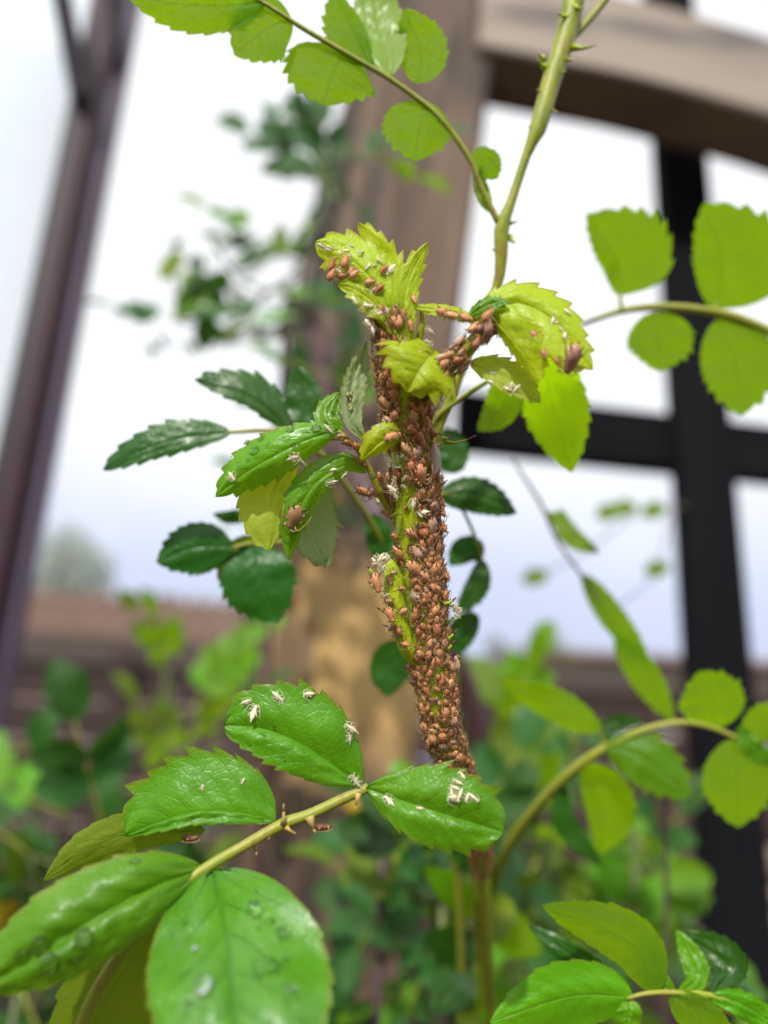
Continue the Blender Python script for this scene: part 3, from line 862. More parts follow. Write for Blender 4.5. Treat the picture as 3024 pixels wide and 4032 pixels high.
# side bud with bristles, left of the stem
cane('side_bud', [(740, 2480, 112, 40), (655, 2330, 110.6, 78), (600, 2160, 110.3, 92), (560, 2000, 110.2, 100), (525, 1800, 110.1, 108), (505, 1600, 109.9, 98), (465, 1450, 109.7, 58), (430, 1395, 109.4, 8)], 'stem', shoot, C2, 16, 30)
# prickles with red tips
def prickle(x0, y0, x1, y1, d0, d1, r, cr, parent=shoot, mats=('prickle', 'redtip'), bend=0.12):
    s = cr(1, 0)[0] - cr(0, 0)[0]
    a = P(*cr(x0, y0), d0); b = P(*cr(x1, y1), d1)
    L = (b - a).length
    side = up * bend * L
    q = MB()
    pts = [a, a.lerp(b, 0.35) - side * 0.7, a.lerp(b, 0.7) - side * 0.6, b]
    rr = [r * s / FOC * d0 * 0.001 * k for k in (1.6, 0.8, 0.45, 0.22)]
    q.tube(pts[:3], rr[:3], 7, 0); q.tube(pts[2:], rr[2:], 7, 1)
    return q.build('prickle', [M[mats[0]], M[mats[1]]], parent)
for a in [(330, 1570, 235, 1455), (345, 1705, 250, 1622), (470, 1955, 330, 1880), (1010, 235, 1342, 163), (1030, 1860, 1137, 1788), (1000, 200, 1095, 165)]:
    prickle(*a, 109, 108.2, 18 if a[2] != 1342 else 16, C2)
for a in [(330, 155, 205, 98), (900, 85, 1010, 8), (420, 300, 268, 278), (540, 470, 370, 443), (910, 270, 1000, 178), (920, 430, 1015, 325), (915, 535, 992, 440), (590, 565, 472, 540)]:
    prickle(*a, 111, 109.6, 19, C3)

# ---- front spray
fb = P(*C6(-300, 1500), 96)
front = thing('rose_spray', (fb.x, fb.y, 0), 'glossy wet rose leaf spray on reddish stalk in front of the post', 'rose spray')
cane('leaf_stalk', [(985, 468, 104.5, 20), (880, 515, 103.6, 21), (740, 580, 102.4, 22), (640, 615, 101.6, 24), (480, 705, 100, 22), (330, 792, 98.2, 22), (180, 900, 96.4, 22), (20, 1080, 95, 24), (-140, 1330, 95, 26), (-240, 1600, 96, 28)], 'rachis', front, C5, 14, 80)
sp_ = P(*C5(-240, 1600), 96)
cane_down('cane', sp_, (sp_.x - 0.05, sp_.y + 0.12), None, 'cane', front, -0.03)
leaf([(955, 455, 104.2), (840, 375, 103.2), (690, 280, 103.0), (540, 225, 103.6), (395, 212, 104.6)], 125, 215, 'front', front, C5, dl=-0.6, dr=1.6, pk=0.52, teeth=9, tooth=0.08, bulge=-0.5, ripple=0.3, key='Q', b1=0.5)
leaf([(975, 468, 104), (1120, 520, 101.8), (1290, 575, 100.2), (1538, 650, 99.6)], 185, 135, 'front', front, C5, dl=1.5, dr=-0.2, pk=0.55, teeth=8, tooth=0.12, bulge=-0.6, ripple=0.3, wave=0.6, key='R', b1=0.45)
leaf([(608, 600, 101.6), (460, 572, 100.8), (300, 566, 100.4), (140, 605, 100.6), (-10, 665, 101.4)], 50, 235, 'front', front, C5, dl=-0.6, dr=3.2, pk=0.44, teeth=9, tooth=0.10, bulge=0.3, ripple=0.3, key='S', b1=0.6)
leaf([(955, 378, 98.2), (700, 470, 93), (400, 640, 89), (150, 790, 87), (-160, 980, 86)], 190, 235, 'front', front, C6, dl=1.0, dr=2.6, pk=0.5, teeth=9, tooth=0.05, bulge=-1.0, ripple=0.4, key='T')
leaf([(985, 385, 98), (1035, 580, 91), (1075, 800, 84.5), (1100, 1100, 77), (1130, 1560, 68)], 455, 400, 'waxy', front, C6, dl=1.6, dr=1.4, pk=0.46, teeth=12, tooth=0.02, bulge=-0.8, ripple=0.75, key='U', b0=0.55)
leaf([(760, 620, 97), (560, 880, 98), (430, 1100, 99), (330, 1400, 100)], 260, 200, 'olive', front, C6, dl=1.5, dr=0.5, pk=0.5, teeth=9, tooth=0.05, under=True)
leaf([(960, 200, 101.4), (640, 205, 103), (400, 290, 104), (200, 440, 105)], 90, 95, 'olive', front, C6, dl=1, dr=1, pk=0.5, teeth=9, tooth=0.05, under=True)
for a in [(640, 615, 640, 535, 10), (520, 690, 530, 745, 10), (745, 585, 770, 655, 14), (650, 630, 690, 655, 8), (945, 490, 930, 560, 9), (600, 645, 575, 680, 8)]:
    prickle(*a[:4], 101, 100.4, a[4], C5, front, ('thorn', 'thorn'), 0.1)

# ---- arching cane at the top with its leaf
tb_ = P(*D2(690, 1030), 128)
top = thing('rose_cane', (tb_.x, tb_.y, 0), 'arching green rose cane with thin bright leaves hanging over the arch beam', 'rose cane')
cane('cane', [(985, -120, 131, 40), (940, 110, 130, 38), (880, 300, 129, 34), (832, 470, 128, 30), (800, 540, 128, 17), (735, 735, 128, 17), (705, 820, 128, 27), (690, 1020, 128.5, 18), (560, 1330, 131, 17), (440, 1700, 135, 17), (430, 2200, 142, 17), (520, 2700, 150, 17), (640, 3200, 160, 17), (680, 4100, 180, 17)], 'cane', top, D2, 14, 80)
cane('cane', [(930, 160, 130, 16), (1010, 80, 131, 15), (1100, -30, 132, 14)], 'rachis', top, D2, 10)
pp = P(*D2(680, 4100), 180)
cane_down('cane', pp, (pp.x + 0.02, pp.y + 0.05), None, 'cane', top, 0.02)
cane('leaf_stalk', [(695, 800, 128, 12), (640, 690, 127.6, 11), (590, 570, 127, 11), (480, 420, 126, 11), (330, 300, 125, 10), (180, 210, 124, 10), (0, 105, 123, 9), (-100, 40, 122.4, 8), (-180, -10, 122, 7)], 'rachis', top, D2, 10, 60)
def LB(mid, wl, wr, cr, parent, mat='backlit', d=None, teeth=9, tooth=0.07, **k):
    return leaf(mid, wl, wr, mat, parent, cr, teeth=teeth, tooth=tooth, under=k.pop('under', True), **k)
LB([(600, 590, 127), (640, 580, 127), (690, 640, 127)], 55, 55, D2, top, dl=0.6)
LB([(660, 760, 127.6), (640, 700, 127.6), (610, 600, 128)], 24, 26, D2, top, mat='fresh')
LB([(430, 360, 126), (410, 450, 125), (395, 578, 124.5)], 115, 125, D2, top, dl=1.0, dr=0.8)
LB([(405, 300, 125.6), (415, 180, 126.5), (360, 30, 127)], 80, 92, D2, top, dl=1, dr=-0.6)
LB([(230, 235, 124.2), (190, 140, 125), (100, -40, 126)], 100, 40, D2, top)
LB([(300, 275, 124.6), (260, 60, 129), (230, -90, 130)], 90, 90, D2, top, mat='fresh')
LB([(1500, 220, 124.2), (1440, 330, 123.4), (1410, 460, 123)], 205, 200, D1, top, dl=1.0, dr=0.4, tooth=0.06)
LB([(1270, 80, 123), (1160, 120, 122.4), (1020, 240, 122)], 150, 150, D1, top, dl=-0.6, dr=0.6, tooth=0.06)
LB([(1160, 10, 122.2), (860, 20, 121.5), (550, -20, 121)], 125, 110, D1, top, dl=0.6, tooth=0.06)
for a in [(870, 330, 830, 320), (860, 240, 835, 215), (960, 170, 1045, 160), (850, 210, 840, 190), (905, 260, 935, 255), (835, 430, 800, 455), (915, 200, 960, 215), (870, 380, 905, 400), (945, 60, 905, 45), (960, 20, 1000, 30), (725, 800, 760, 790), (700, 900, 670, 890), (735, 850, 755, 870)]:
    prickle(*a, 129, 127.5, 9, D2, top, ('prickle', 'thorn'))

# ---- right sprig
rb_ = P(*D2(1800, 1250), 140)
right = thing('rose_sprig', (rb_.x, rb_.y, 0), 'rose leaf with backlit rounded leaflets in front of the dark lattice', 'rose sprig')
cane('leaf_stalk', [(985, 1165, 157, 7), (1140, 1112, 155.4, 12), (1300, 1100, 155, 15), (1500, 1125, 154.6, 17), (1659, 1185, 154.4, 18), (1850, 1280, 155, 20), (2000, 1500, 158, 22)], 'rachis', right, D2, 10, 50)
pp = P(*D2(2000, 1500), 158)
cane_down('cane', pp, (pp.x + 0.05, pp.y + 0.1), None, 'cane', right, 0.03)
cane('leaflet_stalk', [(1136, 1114, 155, 8), (1131, 1080, 155, 7), (1128, 1045, 155, 5)], 'rachis', right, D2, 8)
cane('leaflet_stalk', [(1468, 1120, 155, 9), (1470, 1105, 155, 8), (1473, 1080, 155, 5)], 'rachis', right, D2, 8)
LB([(1130, 1060, 155.4), (1115, 940, 155), (1010, 765, 154.6)], 55, 205, D2, right, dl=0.5, dr=-0.8, tooth=0.08)
LB([(1470, 1105, 155), (1490, 930, 154), (1430, 725, 153)], 95, 225, D2, right, dl=0.5, dr=0.8, tooth=0.07)
LB([(1090, -90, 155.2), (1120, 60, 154.4), (1120, 205, 154)], 165, 150, D4, right, dl=0.8)
LB([(1420, -60, 154.8), (1500, 170, 154), (1525, 425, 153.5)], 200, 165, D4, right, dl=-0.6, dr=0.8)
# ---- hanging leaves behind the shoot, right
hb = P(*D4(560, 60), 122)
hang = thing('rose_sprig', (hb.x, hb.y, 0), 'two green leaflets hanging below the infested shoot tip before the dark crossbar', 'rose sprig')
cane('leaf_stalk', [(520, 60, 126, 9), (400, 180, 125, 10), (150, 330, 130, 12), (-20, 500, 133, 13), (-80, 900, 138, 14), (-30, 1500, 150, 15), (60, 2100, 160, 15), (200, 2600, 175, 15), (250, 3700, 195, 16)], 'cane', hang, D4, 10, 40)
pp = P(*D4(250, 3700), 195)
cane_down('cane', pp, (pp.x + 0.02, pp.y + 0.06), None, 'cane', hang, 0.02)
LB([(520, 60, 126), (610, 400, 136), (690, 705, 140)], 165, 150, D4, hang, dl=1.0, dr=0.6, tooth=0.05)
LB([(400, 180, 125), (340, 380, 134), (225, 500, 138)], 95, 85, D4, hang, dl=0.8, mat='fresh', tooth=0.04)

# ---- dark leaves left and right of the stem
lb_ = P(*D3(1240, 420), 135)
ldark = thing('rose_sprig', (lb_.x, lb_.y, 0), 'dark green rose leaf with toothed leaflets left of the infested shoot', 'rose sprig')
cane('leaf_stalk', [(985, 446, 132, 8), (1180, 438, 134, 10), (1330, 480, 137, 12), (1480, 640, 142, 13), (1650, 900, 150, 14), (1780, 1250, 160, 15), (1880, 1700, 172, 16), (1980, 2100, 182, 16), (2020, 3200, 200, 17)], 'rachis', ldark, D3, 10, 50)
pp = P(*D3(2020, 3200), 200)
cane_down('cane', pp, (pp.x, pp.y + 0.05), None, 'cane', ldark, 0.02)
LB([(1005, 445, 132), (790, 470, 130.5), (600, 530, 130), (448, 610, 130.5)], 58, 78, D3, ldark, mat='dark', dl=-0.6, dr=1.5, under=False, tooth=0.12, teeth=8, b1=0.7)
LB([(1250, 430, 135), (1090, 290, 134), (845, 215, 133.5)], 45, 95, D3, ldark, mat='dark', dl=-0.8, dr=2.4, under=False, teeth=7, tooth=0.12)
LB([(1300, 470, 137), (1330, 330, 138), (1290, 150, 139)], 85, 80, D3, ldark, mat='dark', under=False)
cane('leaf_stalk', [(1010, 948, 139, 7), (1090, 930, 140, 9), (1250, 920, 143, 10), (1430, 900, 147, 12)], 'rachis', ldark, D3, 8)
LB([(1015, 945, 139), (850, 950, 138), (680, 1010, 137.5)], 112, 108, D3, ldark, mat='dark', dl=0.5, dr=1.0, under=False, tooth=0.06)
LB([(1095, 925, 140), (1130, 1080, 138), (1210, 1275, 138)], 150, 165, D3, ldark, mat='dark', dl=1.0, dr=0.6, under=False, tooth=0.06)
LB([(1120, 900, 141), (1020, 990, 141), (950, 1095, 141)], 60, 60, D3, ldark, mat='olive', dl=0.8, tooth=0.05)
LB([(1110, 800, 146), (1000, 815, 146), (925, 800, 146)], 28, 30, D3, ldark, mat='dark', dl=1.5, under=False)
LB([(560, 470, 158), (350, 700, 157), (320, 1010, 156)], 235, 210, C3, ldark, mat='dark', dl=1.6, dr=-0.6, under=False, tooth=0.03)
LB([(1480, 1500, 150), (1560, 1750, 150), (1600, 1980, 151)], 110, 110, C4, ldark, mat='dark', under=False)
rd = P(*D4(230, 1180), 150)
rdark = thing('rose_sprig', (rd.x, rd.y, 0), 'dark green leaflets close right of the aphid covered stem', 'rose sprig')
cane('leaf_stalk', [(20, 810, 143, 8), (120, 830, 144, 8), (250, 1150, 150, 9), (180, 1420, 155, 10), (120, 1900, 162, 10), (240, 2400, 172, 11), (260, 3600, 195, 12)], 'rachis', rdark, D4, 8, 40)
pp = P(*D4(260, 3600), 195)
cane_down('cane', pp, (pp.x + 0.02, pp.y + 0.05), None, 'cane', rdark, 0.02)
LB([(30, 815, 143), (220, 815, 143), (420, 905, 143)], 85, 85, D4, rdark, mat='dark', under=False, dl=0.8, dr=0.5)
LB([(250, 1130, 150), (180, 1090, 149), (85, 1160, 149)], 55, 75, D4, rdark, mat='dark', under=False)
LB([(250, 1130, 150), (225, 1270, 149), (120, 1400, 149)], 55, 60, D4, rdark, mat='dark', under=False)
LB([(225, 1400, 152), (160, 1480, 152), (130, 1600, 152)], 65, 70, D4, rdark, mat='dark', under=False)
LB([(60, 700, 150), (100, 620, 150), (80, 480, 151)], 80, 80, D4, rdark, mat='dark', under=False)

# ---- thin cane, right of the stem
tc_ = P(*D4(900, 1480), 210)
thin = thing('rose_cane', (tc_.x, tc_.y, 0), 'thin bowed rose cane with narrow leaves against the pale sky', 'rose cane')
cane('cane', [(400, 640, 190, 7), (540, 860, 190, 9), (620, 1040, 190, 9), (740, 1210, 188, 9), (870, 1400, 186, 9), (1050, 1750, 190, 10), (1150, 2300, 200, 12), (1150, 3600, 220, 13)], 'twig', thin, D4, 8, 40)
pp = P(*D4(1150, 3600), 220)
cane_down('cane', pp, (pp.x + 0.05, pp.y + 0.1), None, 'twig', thin, 0.03)
LB([(630, 880, 190), (680, 1000, 189), (830, 1100, 188)], 40, 55, D4, thin, mat='fresh')
LB([(740, 1205, 188), (900, 1440, 184), (1080, 1640, 182)], 70, 55, D4, thin, mat='backlit')
LB([(960, 0, 182), (1080, 170, 181), (1230, 400, 180)], 70, 70, D5, thin, mat='backlit')
LB([(560, 900, 191), (640, 950, 191), (740, 1010, 191)], 35, 35, D4, thin, mat='fresh')
# tiny far leaves on the sky
for cx_, cy_, dd_ in ((870, 900, 420), (1095, 890, 430), (1110, 1180, 400), (510, 1220, 420), (950, 880, 440)):
    LB([(cx_ - 60, cy_ + 20, dd_), (cx_, cy_, dd_), (cx_ + 70, cy_ - 10, dd_)], 45, 40, D4, thin, mat='fresh', teeth=6)
cane('cane', [(430, 1230, 420, 5), (700, 1130, 425, 5), (1000, 920, 430, 5), (1250, 860, 440, 5)], 'twig', thin, D4, 6)
cane('cane', [(860, 1400, 186, 5), (1000, 1300, 300, 5), (1110, 1180, 400, 5), (1180, 900, 430, 5)], 'twig', thin, D4, 6)

# ---- lower right cane
lr = P(*D5(300, 1400), 170)
lowr = thing('rose_cane', (lr.x, lr.y, 0), 'olive rose cane arching right with bright green leaflets above stones', 'rose cane')
cane('cane', [(1760, 640, 156, 10), (1560, 500, 156, 11), (1400, 425, 156.5, 12), (1250, 402, 157, 14), (1080, 440, 158, 17), (900, 525, 160, 20), (760, 625, 163, 23), (620, 765, 170, 24), (500, 920, 180, 26), (420, 1080, 192, 26), (370, 1300, 204, 24), (340, 1700, 200, 23), (330, 2200, 224, 23)], 'rachis', lowr, D5, 12, 70)
pp = P(*D5(330, 2200), 224)
cane_down('cane', pp, (pp.x, pp.y + 0.04), None, 'cane', lowr, 0.01)
cane('leaflet_stalk', [(905, 522, 160, 9), (900, 470, 160, 7), (885, 430, 160, 5)], 'rachis', lowr, D5, 8)
LB([(895, 440, 160), (690, 325, 162), (430, 215, 164)], 75, 75, D5, lowr, mat='backlit', dl=0.8, tooth=0.04)
LB([(900, 500, 160), (940, 410, 161), (1095, 390, 162)], 35, 38, D5, lowr, mat='dark', under=False)
LB([(915, 510, 159), (1090, 570, 156), (1300, 750, 154)], 115, 110, D5, lowr, mat='front', under=False, dl=1.0, dr=0.4, teeth=7, tooth=0.14)
LB([(1420, 430, 156.5), (1400, 300, 156), (1345, 165, 156)], 145, 145, D5, lowr, dl=0.6, dr=0.6)
LB([(1500, 475, 156), (1520, 690, 154), (1520, 885, 153.5)], 160, 155, D5, lowr, dl=0.8, dr=0.4)
LB([(1560, 500, 156), (1640, 400, 156), (1780, 340, 156)], 80, 80, D5, lowr)
LB([(1520, 420, 156), (1600, 520, 155), (1700, 600, 155)], 40, 50, D5, lowr, mat='front', under=False)
LB([(820, 590, 164), (900, 820, 164), (880, 1010, 164)], 150, 70, D5, lowr, mat='backlit')
LB([(720, 690, 166), (730, 850, 165), (900, 1060, 164)], 45, 60, D5, lowr, mat='dark', under=False)
LB([(375, 1240, 198), (480, 1370, 186), (620, 1470, 180)], 95, 85, D5, lowr, mat='backlit')
LB([(365, 1290, 200), (240, 1190, 190), (80, 1060, 184)], 75, 70, D5, lowr, mat='fresh', under=False)
LB([(352, 1480, 208), (250, 1590, 190), (110, 1730, 182)], 115, 110, D5, lowr, mat='dark', under=False)
LB([(345, 1580, 210), (430, 1720, 184), (540, 1900, 176)], 110, 95, D5, lowr, mat='fresh', under=False)
LB([(350, 1400, 206), (250, 1420, 194), (80, 1380, 186)], 95, 85, D5, lowr, mat='dark', under=False)
LB([(345, 1620, 211), (330, 1750, 186), (280, 1930, 178)], 95, 90, D5, lowr, mat='olive')
LB([(395, 1150, 195), (330, 1060, 186), (200, 980, 182)], 60, 60, D5, lowr, mat='dark', under=False)
LB([(380, 1200, 197), (420, 1270, 182), (400, 1420, 176)], 80, 75, D5, lowr, mat='olive')
# bottom right sprig
br_ = P(*D5(1200, 1640), 120)
lows = thing('rose_sprig', (br_.x, br_.y, 0), 'leafy rose sprig with one long lime leaflet below the olive cane', 'rose sprig')
cane('leaf_stalk', [(1010, 1668, 121, 9), (1100, 1645, 121, 11), (1210, 1640, 121, 12), (1400, 1655, 121, 13), (1660, 1740, 121, 15), (1800, 1950, 124, 17)], 'rachis', lows, D5, 10, 40)
pp = P(*D5(1800, 1950), 124)
cane_down('cane', pp, (pp.x + 0.05, pp.y + 0.1), None, 'cane', lows, 0.02)
LB([(1155, 1635, 121), (1010, 1400, 122), (620, 1240, 123)], 110, 125, D5, lows, mat='backlit', dl=0.8, dr=1.2, tooth=0.04, pk=0.42)
LB([(1040, 1660, 121), (750, 1660, 119), (380, 1780, 118)], 150, 165, D5, lows, mat='fresh', under=False, dl=1.0, dr=1.6, tooth=0.04)
LB([(1210, 1645, 121), (1330, 1720, 120), (1520, 1860, 119)], 70, 100, D5, lows, mat='backlit')
LB([(1390, 1655, 121), (1530, 1690, 120), (1760, 1830, 119)], 60, 60, D5, lows, mat='fresh', under=False)
LB([(1230, 1640, 122), (1140, 1560, 123), (1090, 1350, 124)], 40, 55, D5, lows, mat='fresh', under=False)
LB([(1250, 1640, 121), (1330, 1560, 124), (1240, 1350, 128)], 50, 60, D5, lows, mat='fresh', under=False)
LB([(1400, 1655, 122), (1470, 1520, 126), (1250, 1360, 130)], 80, 95, D5, lows, mat='dark', under=False)
LB([(990, 1670, 121), (880, 1560, 128), (560, 1330, 134)], 60, 55, D5, lows, mat='dark', under=False)
LB([(1015, 1670, 121), (1020, 1740, 120), (990, 1860, 120)], 60, 60, D5, lows, mat='fresh', under=False)

# ---- far twig with small leaves, upper left
ft = P(*D1(1400, 1500), 300)
fart = thing('rose_cane', (ft.x, ft.y, 0), 'purple brown rose cane beside the post with small dark leaves on the sky', 'rose cane')
cane('cane', [(1395, 420, 430, 14), (1400, 760, 420, 18), (1370, 1100, 400, 26), (1330, 1280, 390, 36), (1390, 1500, 370, 52), (1460, 1800, 330, 52), (1640, 2250, 285, 50), (1900, 2700, 290, 50), (2060, 3100, 295, 50), (2130, 3600, 300, 50), (2160, 4700, 320, 52)], 'purple', fart, D1, 10, 60)
pp = P(*D1(2160, 4700), 320)
cane_down('cane', pp, (pp.x, pp.y + 0.05), None, 'purple', fart, 0.01)
cane('twig', [(1340, 1290, 392, 7), (1150, 1320, 400, 7), (1010, 1250, 405, 6), (880, 1190, 408, 5), (760, 1080, 410, 4)], 'purple', fart, D1, 6)
cane('twig', [(1330, 1350, 390, 6), (1180, 1430, 398, 5), (950, 1480, 405, 4), (680, 1510, 410, 4)], 'purple', fart, D1, 6)
cane('twig', [(1400, 760, 420, 7), (1300, 720, 422, 6), (1180, 680, 424, 5)], 'purple', fart, D1, 6)
cane('twig', [(1340, 1180, 398, 6), (1220, 1120, 400, 5), (1080, 1130, 400, 4)], 'purple', fart, D1, 6)
for i_, (x0, y0, x1, y1, ww) in enumerate([(1280, 700, 1130, 740, 50), (1250, 700, 1230, 610, 45), (1290, 720, 1220, 780, 35), (1380, 760, 1420, 660, 40), (1400, 800, 1440, 900, 40), (1400, 900, 1330, 960, 30),
        (780, 1090, 690, 1220, 50), (770, 1080, 760, 1040, 30), (880, 1190, 760, 1400, 65), (900, 1200, 930, 1370, 55), (860, 1180, 800, 1260, 60), (1010, 1250, 1030, 1330, 30), (880, 1180, 830, 1110, 35),
        (1150, 1080, 1005, 1165, 40), (1200, 1100, 1230, 970, 38), (1260, 1250, 1210, 1270, 25), (680, 1510, 640, 1530, 30), (720, 1490, 690, 1470, 22), (830, 1490, 835, 1545, 28), (950, 1480, 955, 1515, 22), (1080, 1450, 1090, 1420, 20),
        (1290, 1130, 1310, 1060, 30), (1300, 1300, 1230, 1350, 50), (1330, 1500, 1260, 1560, 60), (1290, 1400, 1200, 1440, 45)]):
    LB([(x0, y0, 405), ((x0 + x1) / 2 + 6, (y0 + y1) / 2, 404), (x1, y1, 402)], ww * 0.9, ww * 0.8, D1, fart, mat=('dark', 'fresh')[i_ in (6, 8, 9, 10, 14, 16)], under=i_ % 2 == 0, teeth=6)

# ------------------------------------------------------------------ background rose bushes: compound leaves
TPL = {}
def template(kind, seed):
    key = (kind, seed)
    if key not in TPL:
        rr = random.Random(seed)
        G, u = leaf_grid([(0, 0, 0), (0.33, 0.02 * rr.uniform(-1, 1), -0.05), (0.66, 0.03 * rr.uniform(-1, 1), -0.06), (1, 0, 0.02)], 0.31, 0.31, -0.07, -0.07, 0.47, 7, 0.10, 0.02, 0.008, 0.02, 0.6, 0.8, seed)
        co = G.copy(); co[:, :, 2] = -G[:, :, 2]
        me = grid_mesh('leaflet', co, u)
        if sum(p.normal.z for p in me.polygons) < 0: me.flip_normals()
        me.materials.append(M[kind])
        TPL[key] = me
    return TPL[key]

def compound(base, dirv, nrm, L, kind, parent, pairs=2, lw=0.42, mat='rachis', seed=0):
    rr = random.Random(seed)
    dirv = dirv.normalized(); nrm = (nrm - dirv * nrm.dot(dirv)).normalized(); sd_ = nrm.cross(dirv)
    def pt(t_): return base + dirv * (L * t_) - nrm * (0.12 * L * t_ * t_)
    b = MB(); b.tube([pt(t_ / 6) for t_ in range(7)], [L * 0.012 * (1.2 - t_ / 8) for t_ in range(7)], 6)
    b.build('leaf_stalk', M[mat], parent)
    def put(t_, d, size):
        o = bpy.data.objects.new('leaflet', template(kind if rr.random() > 0.006 else 'yellow', rr.randint(1, 4)))
        n = (nrm + Vector((rr.uniform(-.5, .5), rr.uniform(-.5, .5), rr.uniform(-.3, .3)))).normalized()
        x_ = d.normalized(); n = (n - x_ * n.dot(x_)).normalized(); y_ = n.cross(x_)
        mw = Matrix.Identity(4); p = pt(t_)
        for i in range(3):
            mw[i][0], mw[i][1], mw[i][2], mw[i][3] = x_[i] * size, y_[i] * size, n[i] * size, p[i]
        o.parent = parent; COL.objects.link(o)
        o.matrix_parent_inverse = Matrix.Translation(-origin_of(parent)); o.matrix_basis = mw
    for k in range(pairs):
        t_ = 0.45 + 0.45 * k / max(1, pairs - 0.0)
        for sg in (-1, 1):
            put(t_ + rr.uniform(-.02, .02), dirv * 0.55 + sd_ * sg + nrm * rr.uniform(-.2, .2), L * lw * rr.uniform(0.85, 1.1))
    put(0.99, dirv - nrm * 0.2, L * lw * 1.15)

def bush(label, gx, gy, leaves, group=None):
    """leaves: (x, y, depth mm, length px, dx, dy, kind); pixel units of the full picture at 1659 wide"""
    t_ = thing('rose_bush', (gx, gy, 0), label, 'rose bush', group)
    for i_, (x_, y_, d_, L, dx, dy, kind) in enumerate(leaves):
        rr = random.Random(i_ * 31 + int(x_))
        a = P(*FU(x_, y_), d_)
        dv = (rt * dx - up * dy + fw * rr.uniform(-.4, .4))
        nn_ = (Vector((0, 0, 1)) * rr.uniform(0.5, 1) - fw * rr.uniform(0.2, 0.8) + rt * rr.uniform(-.4, .4))
        Lm = L * 1.4 / 1671 * d_ * 0.001
        compound(a, dv, nn_, Lm, kind, t_, 2, seed=i_ * 13 + int(y_))
        # its cane from the ground
        if i_ % 2 == 0:
            cane_down('cane', a, (a.x + rr.uniform(-.05, .05), a.y + rr.uniform(0.0, .1)), 0.0022, 'darkcane' if rr.random() < .6 else 'purple', t_, rr.uniform(-.04, .04))
        else:
            pv = leaves[i_ - 1]; z_ = P(*FU(pv[0], pv[1]), pv[2])
            b = MB(); mm = (a + z_) * 0.5 - Vector((0, 0, 0.3 * (a - z_).length))
            b.tube([Vector(p_) for p_ in spline([tuple(a), tuple(mm), tuple(z_)], 10)], 0.0009, 6); b.build('twig', M['darkcane'], t_)
    return t_

bush('blurred low rose bush filling the corner below the window', -0.12, 0.32, [
    (90, 1610, 445, 130, -1, 0.1, 'fresh'), (150, 1760, 351, 170, -0.8, -0.3, 'fresh'), (30, 1730, 378, 150, -0.5, 0.3, 'dark'),
    (300, 1700, 324, 150, 0.4, -0.5, 'fresh'), (80, 1850, 310, 170, -0.7, 0.1, 'dark'), (210, 1860, 283, 160, 0.2, 0.4, 'fresh'), (60, 2000, 270, 190, -0.5, 0.4, 'dark'), (40, 2120, 256, 200, 0.3, 0.5, 'fresh'),
    (120, 1950, 283, 150, 0.3, 0.2, 'dark')])
bush('blurred upright rose bush between outbuilding roof and post', -0.04, 0.45, [
    (370, 1480, 420, 110, -0.1, -1, 'backlit'), (400, 1560, 400, 130, 0.5, -0.8, 'fresh'), (440, 1480, 420, 110, 0.6, -0.6, 'fresh'), (390, 1650, 380, 120, -0.5, -0.8, 'olive'), (460, 1600, 380, 110, 0.2, -0.7, 'backlit'), (480, 1540, 400, 90, 0.5, -0.4, 'dark'),
    (360, 1420, 430, 90, -0.3, -0.8, 'olive')])
bush('blurred rose foliage low behind the front spray', 0.0, 0.3, [
    (830, 1800, 243, 150, 0.4, 0.8, 'dark'), (820, 1980, 256, 150, -0.4, 0.6, 'dark'), (900, 1950, 270, 150, 0.5, 0.7, 'dark'), (760, 2080, 270, 140, 0.1, 0.7, 'dark'),
    (960, 1860, 256, 140, 0.6, 0.6, 'dark'), (1010, 2050, 256, 160, 0.5, 0.5, 'dark'), (980, 2130, 249, 140, -0.7, 0.2, 'fresh'), (880, 2140, 256, 160, -0.3, 0.6, 'dark'), (700, 2170, 283, 120, 0.6, 0.3, 'fresh')])
bush('blurred leafy rose bush behind the olive cane at the right', 0.13, 0.4, [
    (1090, 1640, 337, 140, 0.3, -0.9, 'backlit'), (1130, 1720, 297, 150, 0.7, -0.4, 'dark'), (1200, 1800, 283, 160, 0.7, 0.2, 'backlit'), (1100, 1800, 297, 150, 0.4, 0.6, 'fresh'), (1300, 1900, 297, 150, 0.7, 0.5, 'backlit'), (1150, 1950, 283, 160, 0.6, 0.6, 'fresh'),
    (1040, 1700, 310, 140, -0.2, -0.8, 'dark'), (1080, 1560, 351, 120, 0.4, -0.8, 'fresh'), (1380, 1960, 310, 140, 0.8, 0.4, 'dark'), (1250, 2050, 270, 150, -0.3, 0.6, 'fresh'), (1500, 2020, 310, 140, 0.5, 0.6, 'fresh'), (1350, 1860, 324, 120, -0.4, -0.6, 'fresh')])

